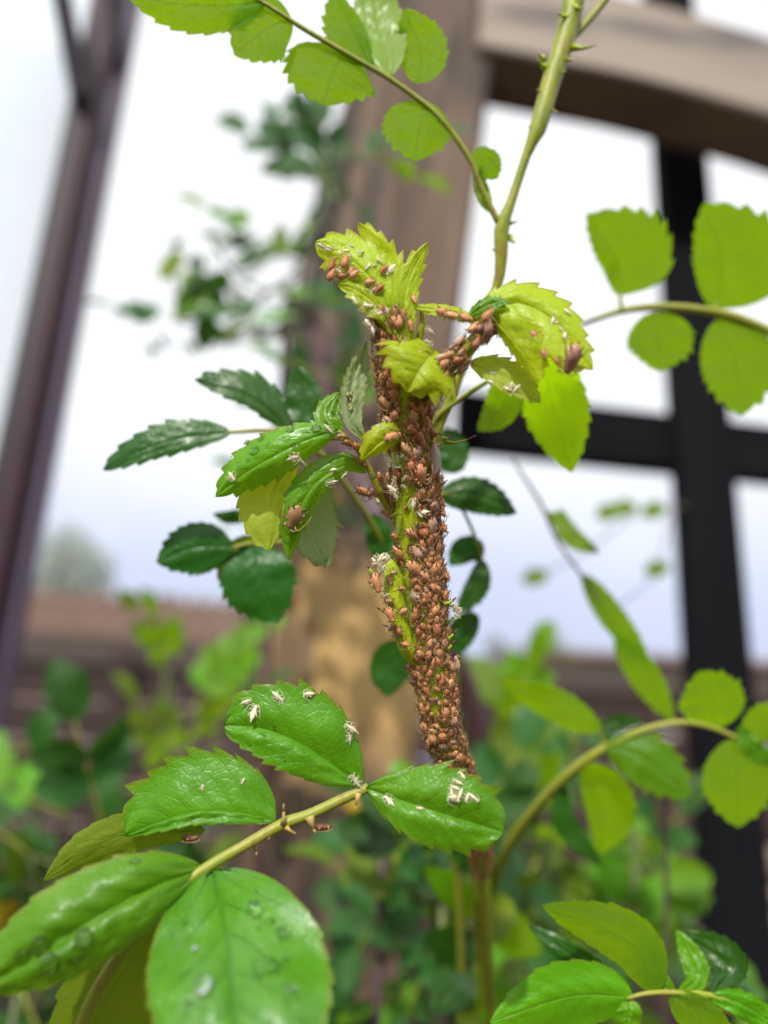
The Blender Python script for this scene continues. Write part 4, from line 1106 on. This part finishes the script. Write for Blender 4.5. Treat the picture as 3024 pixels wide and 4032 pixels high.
def thicket(label, gx, gy, box, n, d, L, kinds, seed, cmat='purple', ncane=5, tie=None):
    """a dense blurred bush: compound leaves spread through a region of the view and a range of depths"""
    t_ = thing('rose_bush', (gx, gy, 0), label, 'rose bush')
    rr = random.Random(seed)
    pts = []
    for k in range(n):
        x_, y_ = box(rr); d_ = rr.uniform(*d)
        a = P(*FU(x_, y_), d_)
        pts.append(a)
        an = rr.uniform(0, 6.28)
        dv = rt * math.cos(an) + up * (math.sin(an) * 0.8 + 0.2) + fw * rr.uniform(-.4, .4)
        nn_ = Vector((0, 0, 1)) * rr.uniform(0.4, 1) - fw * rr.uniform(0.2, 0.9) + rt * rr.uniform(-.6, .6)
        compound(a, dv, nn_, rr.uniform(*L) / 1671 * d_ * 0.001, rr.choice(kinds), t_, 2, lw=0.48, seed=seed * 100 + k)
    for k in range(ncane):
        a = pts[k * len(pts) // ncane]
        cane_down('cane', a, (a.x + rr.uniform(-.04, .04), a.y + rr.uniform(0.0, .06)), 0.0024, cmat, t_, rr.uniform(-.03, .03))
    if tie is not None: pts.insert(0, tie)
    for k in range(1, len(pts)):          # twigs tie each leaf to its nearest neighbour
        j = min(range(k), key=lambda q_: (pts[q_] - pts[k]).length)
        b = MB(); mm = (pts[k] + pts[j]) * .5 - Vector((0, 0, 0.15 * (pts[k] - pts[j]).length))
        b.tube([Vector(p_) for p_ in spline([tuple(pts[k]), tuple(mm), tuple(pts[j])], 8)], 0.0008, 5); b.build('twig', M['darkcane'], t_)
    return t_
def edge_box(rr):
    y_ = rr.uniform(330, 1120)
    return 745 - 0.16 * (y_ - 330) + rr.gauss(0, 34), y_
thicket('dark blurred climbing rose against the left side of the post', -0.05, 0.42, edge_box, 20, (330, 440), (110, 170), ['dark', 'dark', 'fresh'], 11, ncane=1, tie=P(*D1(1370, 1100), 400))
thicket('loose cluster of small rose leaves on the sky between window and post', -0.06, 0.42, lambda rr: (rr.uniform(350, 640), rr.uniform(520, 780)), 8, (330, 420), (110, 170), ['dark', 'fresh', 'fresh'], 21, ncane=0, tie=P(*D1(1370, 1100), 400))
thicket('dark tuft of rose leaves beside the top of the post', -0.03, 0.42, lambda rr: (rr.uniform(590, 740), rr.uniform(310, 460)), 6, (340, 430), (90, 140), ['dark'], 22, ncane=0, tie=P(*D1(1400, 760), 420))
thicket('dark low rose thicket at the foot of the post', 0.0, 0.26, lambda rr: (rr.uniform(790, 1080), rr.uniform(1790, 2230)), 20, (190, 330), (190, 270), ['dark', 'dark', 'dark', 'fresh', 'olive'], 12, 'darkcane')
thicket('bright low rose thicket in front of the stacked stones', 0.1, 0.3, lambda rr: (rr.uniform(1040, 1440), rr.uniform(1700, 2130)), 15, (240, 400), (190, 280), ['backlit', 'fresh', 'dark', 'dark', 'olive'], 13, 'darkcane')
thicket('dark wet rose thicket under the window', -0.12, 0.3, lambda rr: (rr.uniform(-40, 330), rr.uniform(1800, 2200)), 20, (250, 420), (190, 280), ['dark', 'fresh', 'dark', 'dark', 'olive'], 14, 'darkcane')

# far trees
def tree(name, label, base, h, cr_r, cz, kind, nleaf, lsz, seed):
    rr = random.Random(seed)
    t_ = thing(name, base, label, 'tree')
    b = MB()
    b.tube([Vector(base), Vector(base) + Vector((0.05, 0, h * 0.4)), Vector(base) + Vector((0.0, 0, h * 0.85))], [0.12, 0.09, 0.04], 10)
    for k in range(9):
        a_ = rr.uniform(0, 6.28); z0 = h * rr.uniform(0.35, 0.8)
        s_ = Vector(base) + Vector((0.03, 0, z0))
        e_ = Vector(base) + Vector((math.cos(a_) * cr_r * .8, math.sin(a_) * cr_r * .8, z0 + h * .15))
        b.tube([s_, (s_ + e_) / 2 + Vector((0, 0, .1)), e_], [0.045, 0.03, 0.012], 6)
    b.build('trunk', M['bark'], t_)
    q = MB()
    for k in range(nleaf):
        while True:
            v_ = Vector((rr.uniform(-1, 1), rr.uniform(-1, 1), rr.uniform(-1, 1)))
            if 0.3 < v_.length < 1 + 0.25 * math.sin(v_.x * 7) * math.cos(v_.z * 6): break
        p = Vector(base) + Vector((v_.x * cr_r, v_.y * cr_r, h * cz + v_.z * h * (1 - cz)))
        a1 = Vector((rr.uniform(-1, 1), rr.uniform(-1, 1), rr.uniform(-1, 1))).normalized(); a2 = a1.orthogonal().normalized()
        q.add([p, p + a1 * lsz + a2 * lsz * .4, p + a1 * lsz * 2, p + a1 * lsz - a2 * lsz * .4], [(0, 1, 2, 3)])
    q.build('crown', M[kind], t_, smooth=False)
pT = WY(*FU(1150, 1450), 9.0)
tree('garden_tree', 'small olive brown tree beyond the fence beside the brick house', (pT.x, 9.0, 0), WY(*FU(1150, 1385), 9.0).z, 0.75, 0.72, 'browntree', 5000, 0.05, 3)
pT = WY(*FU(120, 1250), 16.0)
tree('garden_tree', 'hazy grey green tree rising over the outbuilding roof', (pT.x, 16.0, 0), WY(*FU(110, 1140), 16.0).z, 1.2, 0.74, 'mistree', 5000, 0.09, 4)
pT = WY(*FU(640, 1380), 12.0)
tree('garden_tree', 'low dark tree half hidden behind the post', (pT.x, 12.0, 0), WY(*FU(640, 1325), 12.0).z, 1.0, 0.7, 'browntree', 4000, 0.07, 5)

# ------------------------------------------------------------------ aphids
def aphid_mesh(seed, mat, legmat='leg', husk=False):
    lg = 0.75 if husk else 1.0
    rr = random.Random(seed)
    b = MB()
    prof = [(-0.50, 0.015), (-0.47, 0.06), (-0.42, 0.115), (-0.34, 0.175), (-0.22, 0.225), (-0.08, 0.24), (0.06, 0.215), (0.18, 0.175), (0.26, 0.15), (0.32, 0.135), (0.38, 0.125), (0.44, 0.10), (0.48, 0.06), (0.495, 0.015)]
    if husk: prof = [(x_, r_ * 0.7) for x_, r_ in prof]
    else: prof = [(x_, r_ * 1.15) for x_, r_ in prof]
    S = 12
    vs = []
    for i, (x_, r_) in enumerate(prof):
        pinch = 1 - 0.05 * (i % 2)
        for k in range(S):
            a_ = 2 * math.pi * k / S
            yy, zz = math.cos(a_) * r_ * pinch, math.sin(a_) * r_ * 0.88
            if zz < 0: zz *= 0.75
            vs.append((x_, yy, 0.20 + zz + 0.06 * max(0, -x_)))
    fs = []
    for i in range(len(prof) - 1):
        for k in range(S):
            k2 = (k + 1) % S
            fs.append((i * S + k, (i + 1) * S + k, (i + 1) * S + k2, i * S + k2))
    fs.append(tuple(range(S))); fs.append(tuple((len(prof) - 1) * S + k for k in reversed(range(S))))
    b.add(vs, fs, 0)
    for sg in (-1, 1):
        # eyes, cornicles, antennae
        b.tube([(0.43, sg * 0.08, 0.24), (0.435, sg * 0.105, 0.25), (0.437, sg * 0.118, 0.253)], [0.03, 0.026, 0.006], 6, 2)
        if not husk:
            b.tube([(-0.30, sg * 0.14, 0.34), (-0.40, sg * 0.19, 0.42), (-0.50, sg * 0.22, 0.47)], [0.036, 0.028, 0.025], 6, 2)
        w_ = rr.uniform(-.08, .08)
        b.tube([(0.47, sg * 0.05, 0.26), (0.52, sg * 0.14, 0.34), (0.35, sg * (0.32 + w_), 0.42), (0.0, sg * (0.45 + w_), 0.44), (-0.3, sg * (0.5 + w_), 0.40)], [0.024, 0.019, 0.015, 0.012, 0.008], 4, 1)
        for lx, fx_, ou in ((0.28, 0.28 + 0.2 * lg, 0.34 * lg), (0.16, 0.10, 0.46 * lg), (0.06, -0.42 * lg, 0.44 * lg)):
            j1, j2 = rr.uniform(-.08, .08), rr.uniform(-.06, .06)
            kn = (lx + (fx_ - lx) * 0.5 + j1, sg * (ou * 0.62), 0.34 + j2)
            b.tube([(lx, sg * 0.12, 0.14), (lx + (kn[0] - lx) * .5, sg * (0.12 + (ou * .62 - .12) * .6), 0.27), kn], [0.034, 0.030, 0.026], 5, 1)
            b.tube([kn, (fx_ + j1, sg * ou * 0.9, 0.12), (fx_ + j1 + 0.05, sg * ou, 0.0)], [0.026, 0.020, 0.015], 5, 2 if not husk else 1)
    b.tube([(-0.47, 0, 0.24), (-0.55, 0, 0.25), (-0.60, 0, 0.26)], [0.035, 0.025, 0.008], 6, 0)   # tail
    me = bpy.data.meshes.new('aphid')
    me.from_pydata([tuple(p) for p in b.v], [], b.f)
    for mm in (mat, legmat if not husk else mat, 'legdark' if not husk else mat): me.materials.append(M[mm])
    me.polygons.foreach_set('material_index', b.mi)
    me.polygons.foreach_set('use_smooth', [True] * len(b.f))
    return me
AM = {k: [aphid_mesh(s * 7 + i_, k) for s in range(3)] for i_, k in enumerate(('aphid', 'aphid_red', 'aphid_dark', 'aphid_pale', 'aphid_tan', 'aphid_green'))}
HM = [aphid_mesh(90 + s, 'husk', husk=True) for s in range(3)]

def orient(p, n, d, tilt=0.0, rollv=0.0):
    n = n.normalized(); d = (d - n * d.dot(n)).normalized()
    y_ = n.cross(d)
    x2 = d * math.cos(tilt) - n * math.sin(tilt)
    z2 = x2.cross(y_)
    mw = Matrix.Identity(4)
    for i in range(3):
        mw[i][0], mw[i][1], mw[i][2], mw[i][3] = x2[i], y_[i], z2[i], p[i]
    return mw

def bug(p, n, d, size, kind, label, cat, group=None, tilt=0.0, name='aphid', flat=1.0):
    me = rng.choice(HM if kind == 'husk' else AM[kind])
    o = bpy.data.objects.new(name, me)
    COL.objects.link(o)
    s = size * 0.001
    o.matrix_world = orient(p, n, d, tilt) @ Matrix.Diagonal((s, s * (rng.uniform(0.82, 1.2) if kind != 'husk' else rng.uniform(0.55, 1.35)), s * flat * rng.uniform(0.85, 1.1), 1))
    tag(o, label, cat, group)
    return o

def path_frames(pts, n):
    c = spline(pts, n)
    pos = [P(a[0], a[1], a[2]) for a in c]
    rad = [a[3] / FOC * a[2] * 0.001 for a in c]
    out = []
    for i in range(n):
        tg = (pos[min(i + 1, n - 1)] - pos[max(i - 1, 0)]).normalized()
        tocam = (CAM - pos[i]); tocam = (tocam - tg * tocam.dot(tg)).normalized()
        out.append((pos[i], tg, tocam, tg.cross(tocam), rad[i], c[i]))
    return out

def proj(p):
    v = p - CAM
    d = v.dot(fw)
    return CX + v.dot(rt) / d * FOC, CY - v.dot(up) / d * FOC

GAPS = [(*C2(620, 770), 44, 44), (*C2(590, 930), 18, 30), (*C2(560, 1060), 22, 40), (*C2(690, 1040), 16, 20), (*C2(790, 330), 16, 40), (*C2(740, 1230), 18, 36), (*C2(840, 480), 14, 30),
        (*C3(820, 730), 28, 30), (*C3(770, 870), 18, 50), (*C3(800, 1110), 22, 32), (*C3(860, 1000), 14, 30), (*C3(960, 1620), 26, 16), (*C1(570, 1030), 24, 40), (*C1(590, 700), 22, 40), (*C1(560, 640), 22, 30), (*C1(690, 1090), 18, 40), (*C2(680, 1430), 10, 20), (*C1(560, 960), 30, 60), (*C1(520, 1120), 16, 24)]
def gapped(x_, y_):
    return any(((x_ - a) / c) ** 2 + ((y_ - b) / d) ** 2 < 0.72 for a, b, c, d in GAPS)

placed = []
def scatter(pts, want, sizes, y0, y1, spread, sep, head, kinds, label, group, phi_max=1.75, stuff=None, jit=0.6, lift=(0.0, 0.35), stem_rule=False):
    fr = path_frames(pts, 160)
    n_ = tries = 0
    while n_ < want and tries < want * 60:
        tries += 1
        k = rng.randrange(len(fr))
        pos, tg, tcam, sd_, r_, c = fr[k]
        if not (y0 <= c[1] <= y1): continue
        phi = rng.uniform(-phi_max, phi_max)
        n = tcam * math.cos(phi) + sd_ * math.sin(phi)
        p = pos + n * r_ * 0.98
        sx, sy = proj(p)
        if gapped(sx, sy): continue
        if stem_rule and 1640 < sy < 2260 and sx < c[0] + 10 and rng.random() < (0.55 if stuff is None else 0.85): continue
        if stem_rule and 2230 < sy < 2620 and sx < c[0] - 0.52 * c[3]: continue
        if stem_rule and stuff is not None and sy < 2200 and rng.random() < 0.55: continue
        big = 1.18 if stem_rule and sy < 2250 else 1.0
        size = big * rng.uniform(*sizes) if rng.random() < 0.75 else rng.uniform(sizes[0] * 0.6, sizes[0])
        if any((p - q_).length < sep * 0.001 * (size + s_) * 0.5 for q_, s_ in placed): continue
        placed.append((p, size))
        d = tg * head + sd_ * rng.gauss(0, jit) + tcam * rng.gauss(0, jit * .3)
        if rng.random() < 0.1: d = -d
        if stuff is not None:
            stuff.append((orient(p, n, d, rng.uniform(*lift)), size, rng.choice(kinds)))
        else:
            kd = rng.choice(kinds)
            bug(p, n, d, size, kd, label or stem_label(sy, kd), 'aphid', group, rng.uniform(*lift))
        n_ += 1
    return n_

mainkinds = ['aphid'] * 17 + ['aphid_red'] * 2 + ['aphid_pale'] * 2 + ['aphid_tan'] * 1
HUE = {'aphid': 'brown', 'aphid_red': 'orange red', 'aphid_pale': 'pale pink', 'aphid_tan': 'tan'}
def stem_label(y_, kind):
    zone = ('on the stem tip above the cap leaves' if y_ < 1480 else 'on the upper stem between cap leaf and leaf stalk' if y_ < 2060 else
            'on the middle stem beside the green side bud' if y_ < 2560 else 'on the lower stem above the front leaflet')
    return HUE[kind] + ' aphid crowded among others ' + zone
scatter(STEM, 235, (1.5, 2.6), 1240, 3110, 1, 0.40, 1.0, mainkinds, None, 'aphids on the rose stem', stem_rule=True, lift=(-0.1, 0.6))
PETs = [(*C4(a, b), c, d / 2.074) for a, b, c, d in PET]
BRs = [(*C1(a, b), c, d / 1.276) for a, b, c, d in BR]
scatter(PETs, 11, (1.4, 2.0), 1700, 2060, 1, 0.62, 1.0, ['aphid'], 'brown aphid on the amber stalk of the drooping leaf', 'aphids on the left leaf stalk', 1.9)
scatter(BRs, 36, (1.8, 2.6), 1220, 1600, 1, 0.40, 1.0, ['aphid'] * 4 + ['aphid_pale'] * 2, 'plump brown aphid on the stalk under the right tip leaves', 'aphids on the right leaf stalk', 1.9)
# those beyond the 300 largest: one mass
rest = []
scatter(STEM, 800, (0.9, 1.8), 1215, 3420, 1, 0.30, 1.0, mainkinds, '', '', 1.9, rest, stem_rule=True)
b = MB()
kk = ['aphid', 'aphid_red', 'aphid_pale', 'aphid_tan']
for mw, size, kind in rest:
    me = AM[kind][0]
    mi = kk.index(kind)
    fs = [tuple(p.vertices) for p in me.polygons]
    s = size * 0.001
    vs = [mw @ (v.co * s) for v in me.vertices]
    base = len(b.v); b.v.extend(vs)
    for p in me.polygons:
        b.f.append([base + i for i in p.vertices]); b.mi.append(mi if p.material_index == 0 else 4 + (p.material_index == 2))
o = b.build('aphid_nymphs', [M[k] for k in kk] + [M['leg'], M['legdark']])
tag(o, 'tiny young aphids filling the spaces between the larger ones on the stem', 'aphids', kind='stuff')

LAST = 0
def bug_on(key, cr, x_, y_, size, kind, dx, dy, label, group=None, tilt=0.0, name='aphid', cat='aphid', flat=1.0):
    sx, sy = cr(x_, y_)
    p, n, du = on_leaf(key, sx, sy)
    return bug(p, n, rt * dx - up * dy, size, kind, label, cat, group, tilt, name, flat)
# single ones
bug_on('O', C4, 845, 1520, 3.6, 'aphid_tan', -0.4, 0.9, 'large tan aphid alone on a drooping green leaflet', flat=0.8)
pk_ = P(*C1(1410, 775), 95.9)
bug(pk_ - ray(*C1(1410, 775)).normalized() * -0.0004, (CAM - pk_), rt * -0.35 - up * 0.9, 4.0, 'aphid_pale', 'big pink aphid hanging off the right tip leaf', 'aphid', None, 0.2)
for (x_, y_, kind, sz, lab) in ((800, 612, 'aphid_dark', 2.6, 'dark brown aphid under the reddish front stalk'), (262, 655, 'aphid_dark', 2.4, 'dark aphid clinging under the folded front leaflet')):
    p = P(*C5(x_, y_), 101.6 if x_ > 500 else 101.4)
    bug(p, -up * 0.8 - fw * 0.3, rt * 1.0 + up * 0.4, sz, kind, lab, 'aphid')
bug(P(*C2(232, 705), 108.7), -rt * .4 - up * .6 - fw * .4, rt + up * -0.35, 2.6, 'aphid', 'brown aphid reaching out below the drooping leaf stalk', 'aphid')
for x_, y_, a_ in ((968, 950, 0.9), (985, 1110, 0.5), (1018, 1590, 0.2), (966, 850, 0.6)):
    p = P(*C2(x_, y_), 110.0)
    bug(p, rt * 0.8 - fw * 0.5 + up * 0.2, -rt * 0.8 - up * a_, 2.2, 'aphid_red', 'orange pink aphid sticking out from the right edge of the stem', 'aphid', 'aphids on the stem outline', -0.5)
bug(P(*C2(365, 1640), 107.2), -fw * .8 - rt * .6, -up + rt * .3, 3.0, 'aphid', 'long brown aphid on the green side bud', 'aphid')
bug(P(*C2(500, 1960), 107.4), -fw * .8 - rt * .6, -up + rt * .5, 2.4, 'aphid_red', 'reddish aphid low on the green side bud', 'aphid')
bug(P(*C3(985, 670), 110.6), -fw * .5 + rt * .8, up * 1 - rt * .3, 2.4, 'aphid_pale', 'slim pale aphid head up on the lower stem edge', 'aphid')
for x_, y_ in ((1490, 1190), (1530, 1395)):
    bug(P(*C4(x_, y_), 107.4), -fw, up * .8 - rt * .5, 1.1, 'aphid_green', 'pale green young aphid on the amber leaf stalk', 'aphid', 'green young aphids')
for x_, y_ in ((1300, 520), (1275, 525), (1295, 565), (1300, 610), (1310, 640)):
    bug_on('K', C4, x_, y_, 0.85, 'aphid_green', 0.2, -1, 'tiny pale aphid on the grey green leaf underside', 'pale young aphids on the upright leaflet')
# on the tip leaves
for x_, y_ in ((320, 360), (395, 400), (205, 365), (180, 345), (225, 390), (460, 340), (440, 435), (300, 345), (270, 300)):
    bug_on('A', C1, x_, y_, rng.uniform(1.3, 2.1), rng.choice(['aphid', 'aphid_red']), rng.uniform(-1, 1), rng.uniform(-1, 1), 'brown aphid on the leftmost young tip leaf', 'aphids on the left tip leaf')
for x_, y_ in ((535, 600), (610, 490), (590, 620), (555, 560)):
    bug_on('D', C1, x_, y_, rng.uniform(1.4, 1.9), 'aphid', 0.1, rng.choice((-1, 1)), 'brown aphid at the foot of the upright tip leaf', 'aphids on the upright tip leaf')
for x_, y_ in ((800, 580), (870, 590), (760, 560)):
    bug_on('E', C1, x_, y_, 2.0, 'aphid', 1, 0.3, 'brown aphid on the narrow leaf bridging the two tips', 'aphids on the narrow leaf')
bug_on('I', C1, 770, 752, 0.9, 'husk', 1, 0, 'pale speck of shed skin on the broad cap leaf', name='shed_skin', cat='shed skin')
for x_, y_ in ((490, 190), (700, 165)):
    bug_on('J', C2, x_, y_, 1.9, 'aphid', 1, -.5, 'brown aphid on the lower cap leaf', 'aphids on the lower cap leaf')
for x_, y_ in ((1265, 760), (1215, 665), (1330, 800)):
    bug_on('F', C1, x_, y_, 1.2, 'aphid', .5, 1, 'brown aphid on the large right tip leaf', 'aphids on the right tip leaf')
# shed skins
def husks(key, cr, pts, sz, label, group):
    for x_, y_ in pts:
        bug_on(key, cr, x_, y_, rng.uniform(*sz), 'husk', rng.uniform(-1, 1), rng.uniform(-1, 1), label, group, rng.uniform(-.2, .2), 'shed_skin', 'shed skin', 0.8)
husks('O', C4, [(1165, 1150), (1255, 1175), (1150, 1240)], (1.4, 1.9), 'cream shed aphid skin on the drooping leaflet with the tan aphid', 'shed skins on the drooping leaflet')
husks('M', C4, [(845, 1040), (915, 1080), (340, 1195), (1120, 810)], (1.4, 1.9), 'cream shed aphid skin on the leaflet beaded with drops', 'shed skins on the beaded leaflet')
husks('A', C1, [(185, 235), (240, 250), (275, 240), (285, 270), (210, 285), (250, 355), (385, 320), (415, 315), (465, 260), (480, 345), (500, 330), (150, 215), (190, 225), (300, 215), (345, 250), (290, 340), (410, 440), (205, 375)], (0.7, 1.5), 'cream shed skin on the leftmost young tip leaf', 'shed skins on the left tip leaf')
husks('C', C1, [(310, 490), (440, 555), (380, 520), (480, 545), (370, 510)], (0.9, 1.5), 'cream shed skin on the small lower tip leaf', 'shed skins on the lower tip leaf')
husks('Q', C5, [(490, 115), (615, 95), (740, 85), (520, 165), (912, 225), (930, 245), (938, 435)], (1.6, 2.4), 'cream shed aphid skin on the rounded front leaflet', 'shed skins on the rounded front leaflet')
husks('R', C5, [(1340, 470), (1360, 500), (1370, 420), (1325, 490), (1350, 445), (1415, 508), (1330, 505), (1385, 510), (1195, 555), (1015, 500), (1070, 525)], (1.0, 2.0), 'pale skin shaped fleck added as a glint on the torn looking front leaflet', 'skin shaped glints on the right front leaflet')  # skin-shaped flecks, the cluster added in place of the leaflet's wet highlight
husks('F', C1, [(1330, 600), (1350, 640), (1365, 670), (1310, 590), (1380, 550), (1385, 735)], (0.8, 1.6), 'pale shed skin on the large right tip leaf', 'shed skins on the right tip leaf')
husks('H', C1, [(1010, 855), (1080, 935), (1130, 935), (1100, 920), (1000, 900)], (1.0, 1.6), 'pale shed skin along the lower right tip leaf', 'shed skins on the lower right leaf')
husks('S', C5, [(475, 440), (310, 465)], (0.7, 0.9), 'tiny pale speck on the folded front leaflet', 'specks on the folded leaflet')
def husk_at(cr, pts, d, label, group, sz=(0.8, 1.6)):
    for x_, y_ in pts:
        bug(P(*cr(x_, y_), d + rng.uniform(-.3, .3)), -fw + rt * rng.uniform(-.6, .6) + up * rng.uniform(-.6, .6), rt * rng.uniform(-1, 1) + up * rng.uniform(-1, 1), rng.uniform(*sz), 'husk', label, 'shed skin', group, rng.uniform(-.3, .3), 'shed_skin', 0.8)
husk_at(C2, [(600, 370), (560, 390), (650, 400), (720, 380), (700, 440), (740, 440), (460, 440), (540, 490), (680, 520), (510, 620), (620, 590), (450, 400), (610, 680), (500, 700), (530, 760), (700, 850), (760, 30), (600, 130)], 105.6, 'cream shed skin in the pale clump on the upper stem', 'shed skins on the upper stem')
husk_at(C2, [(330, 1380), (380, 1400), (420, 1390), (350, 1430), (320, 1460), (390, 1450), (430, 1420), (360, 1490), (400, 1500), (375, 1545), (310, 1420), (445, 1370)], 107.0, 'cream shed skin heaped on top of the side bud', 'shed skins on the side bud')
husk_at(C3, [(1000, 90), (1020, 120), (1040, 150), (1025, 190), (1000, 210), (985, 95), (335, 310), (370, 265), (395, 385)], 109.4, 'cream shed skin caught on the stem prickles', 'shed skins on the prickles')
husk_at(C1, [(350, 530), (400, 560), (380, 600), (430, 560), (690, 640), (680, 700), (570, 570), (640, 750), (400, 640)], 101.2, 'cream shed skin on the crowded stem tip', 'shed skins on the stem tip')
husk_at(C2, [(720, 1770), (740, 1790), (430, 1770), (810, 940), (770, 960)], 107.4, 'cream shed skin among the aphids on the middle stem', 'shed skins on the middle stem')
# clear wing on the stem
wg = leaf([(905, 205, 106.2), (930, 330, 105.8), (935, 450, 106), (925, 560, 106.4)], 58, 62, 'wing', None, C2, dl=0.5, dr=0.6, pk=0.6, teeth=0, tooth=0, ripple=0.02, wave=0.05, name='insect_wing')
tag(wg, 'clear shed insect wing stuck to the upper stem', 'wing')

# ------------------------------------------------------------------ drops of water
db = MB(); S = 16; rings = 8; vs = []
for i in range(rings + 1):
    a_ = math.pi * 0.5 * i / rings * 1.18 - math.pi * 0.5 * 0.18
    for k in range(S):
        th = 2 * math.pi * k / S
        vs.append((math.cos(a_) * math.cos(th), math.cos(a_) * math.sin(th), math.sin(a_) * 0.62))
fs = [(i * S + k, i * S + (k + 1) % S, (i + 1) * S + (k + 1) % S, (i + 1) * S + k) for i in range(rings) for k in range(S)]
fs.append(tuple(reversed(range(S))))
dme = bpy.data.meshes.new('water_drop'); dme.from_pydata(vs, [], fs); dme.materials.append(M['water'])
dme.polygons.foreach_set('use_smooth', [True] * (len(fs) - 1) + [False])
def drops(key, cr, lst, label, group):
    s0 = cr(1, 0)[0] - cr(0, 0)[0]
    for x_, y_, r_ in lst:
        sx, sy = cr(x_, y_)
        p, n, du = on_leaf(key, sx, sy)
        d = (p - CAM).dot(fw)
        o = bpy.data.objects.new('water_drop', dme); COL.objects.link(o)
        s = r_ * s0 / FOC * d
        o.matrix_world = orient(p, n, du) @ Matrix.Diagonal((s * rng.uniform(1, 1.15), s, s * rng.uniform(1.0, 1.3), 1))
        tag(o, label, 'water drop', group)
drops('M', C4, [(815, 805, 34), (575, 890, 30), (525, 985, 44), (630, 925, 18), (460, 920, 28), (415, 980, 14), (840, 940, 22), (880, 930, 14), (335, 1040, 12), (385, 1075, 11), (470, 1065, 13), (395, 1115, 15), (560, 1135, 12), (640, 1120, 12), (710, 1110, 12), (375, 1260, 22), (1025, 805, 42), (960, 830, 12), (275, 1105, 12), (445, 1130, 9), (770, 1095, 9), (480, 1245, 9), (600, 1200, 8), (700, 990, 9)],
      'small clear drop beading on the drooping green leaflet', 'drops on the beaded leaflet')
drops('L', C4, [(1100, 765, 28), (1165, 675, 20)], 'clear drop on the leaflet at the drooping leaf base', 'drops at the leaf base')
drops('Pp', C4, [(1040, 1900, 20), (1105, 1870, 14)], 'clear drop at the tip of the grey hanging leaflet', 'drops on the hanging leaflet')
drops('U', C6, [(1190, 565, 34), (1330, 690, 45), (1240, 840, 66), (945, 915, 44), (1395, 940, 30), (910, 750, 18), (1330, 790, 16), (870, 630, 18), (810, 690, 16), (1270, 620, 13), (1210, 655, 13), (1190, 490, 15), (880, 1000, 16), (1040, 820, 12)],
      'water drop on the large front leaflet beside its midrib', 'drops on the large front leaflet')
drops('T', C6, [(390, 700, 40), (180, 730, 36), (230, 820, 46), (610, 300, 24), (350, 800, 34), (100, 790, 32)], 'blurred water drop on the wet leaflet beside the large front one', 'drops on the side front leaflet')
drops('Q', C5, [(560, 255, 9), (600, 220, 7), (500, 290, 8), (640, 350, 6), (720, 320, 6)], 'tiny drop on the rounded front leaflet', 'drops on the rounded front leaflet')

# ------------------------------------------------------------------ fine hair on the stem
b = MB()
fr = path_frames(STEM, 160)
for i in range(3200):
    pos, tg, tcam, sd_, r_, c = rng.choice(fr)
    if c[1] > 3150: continue
    phi = rng.uniform(-2.0, 2.0)
    n = tcam * math.cos(phi) + sd_ * math.sin(phi)
    p = pos + n * r_ * 0.97
    L = rng.uniform(0.0005, 0.0013)
    d = (n + tg * rng.uniform(-.6, .6) + sd_ * rng.uniform(-.3, .3)).normalized()
    b.tube([p, p + d * L * .6, p + d * L + Vector((0, 0, -L * .1))], [0.000028, 0.00002, 0.000012], 3, cap=False)
o = b.build('stem_hair', M['hair'], shoot); tag(o, kind='stuff')

b = MB()
for i in range(90):
    x_, y_ = rng.uniform(420, 560), rng.uniform(1450, 2250)
    x_ += (y_ - 1600) * 0.14 if y_ > 1600 else 0
    p = P(*C2(x_, y_), 108.75 + rng.uniform(-.1, .1))
    d = (rt * rng.uniform(-1, 1) + up * rng.uniform(-.8, .8) - fw * rng.uniform(0, .3)).normalized()
    L = rng.uniform(0.0006, 0.0014)
    b.tube([p, p + d * L * .5 - fw * L * .15, p + d * L], [0.00003, 0.000026, 0.00002], 3, cap=False)
o = b.build('bud_bristles', M['legdark'], shoot); tag(o, kind='stuff')

for x_, y_, k_ in ((470, 1620, 'aphid'), (600, 1700, 'aphid'), (470, 1830, 'aphid_tan'), (560, 2120, 'aphid'), (520, 1540, 'aphid_pale'), (610, 1930, 'aphid'), (500, 2090, 'aphid'), (640, 2260, 'aphid')):
    bug(P(*C2(x_, y_), 108.9), -fw * .9 - rt * .3, up * rng.uniform(-1, 1) + rt * rng.uniform(-.6, .6), rng.uniform(1.0, 1.7), k_, HUE[k_] + ' aphid on the bristly green side bud', 'aphid', 'aphids on the side bud')
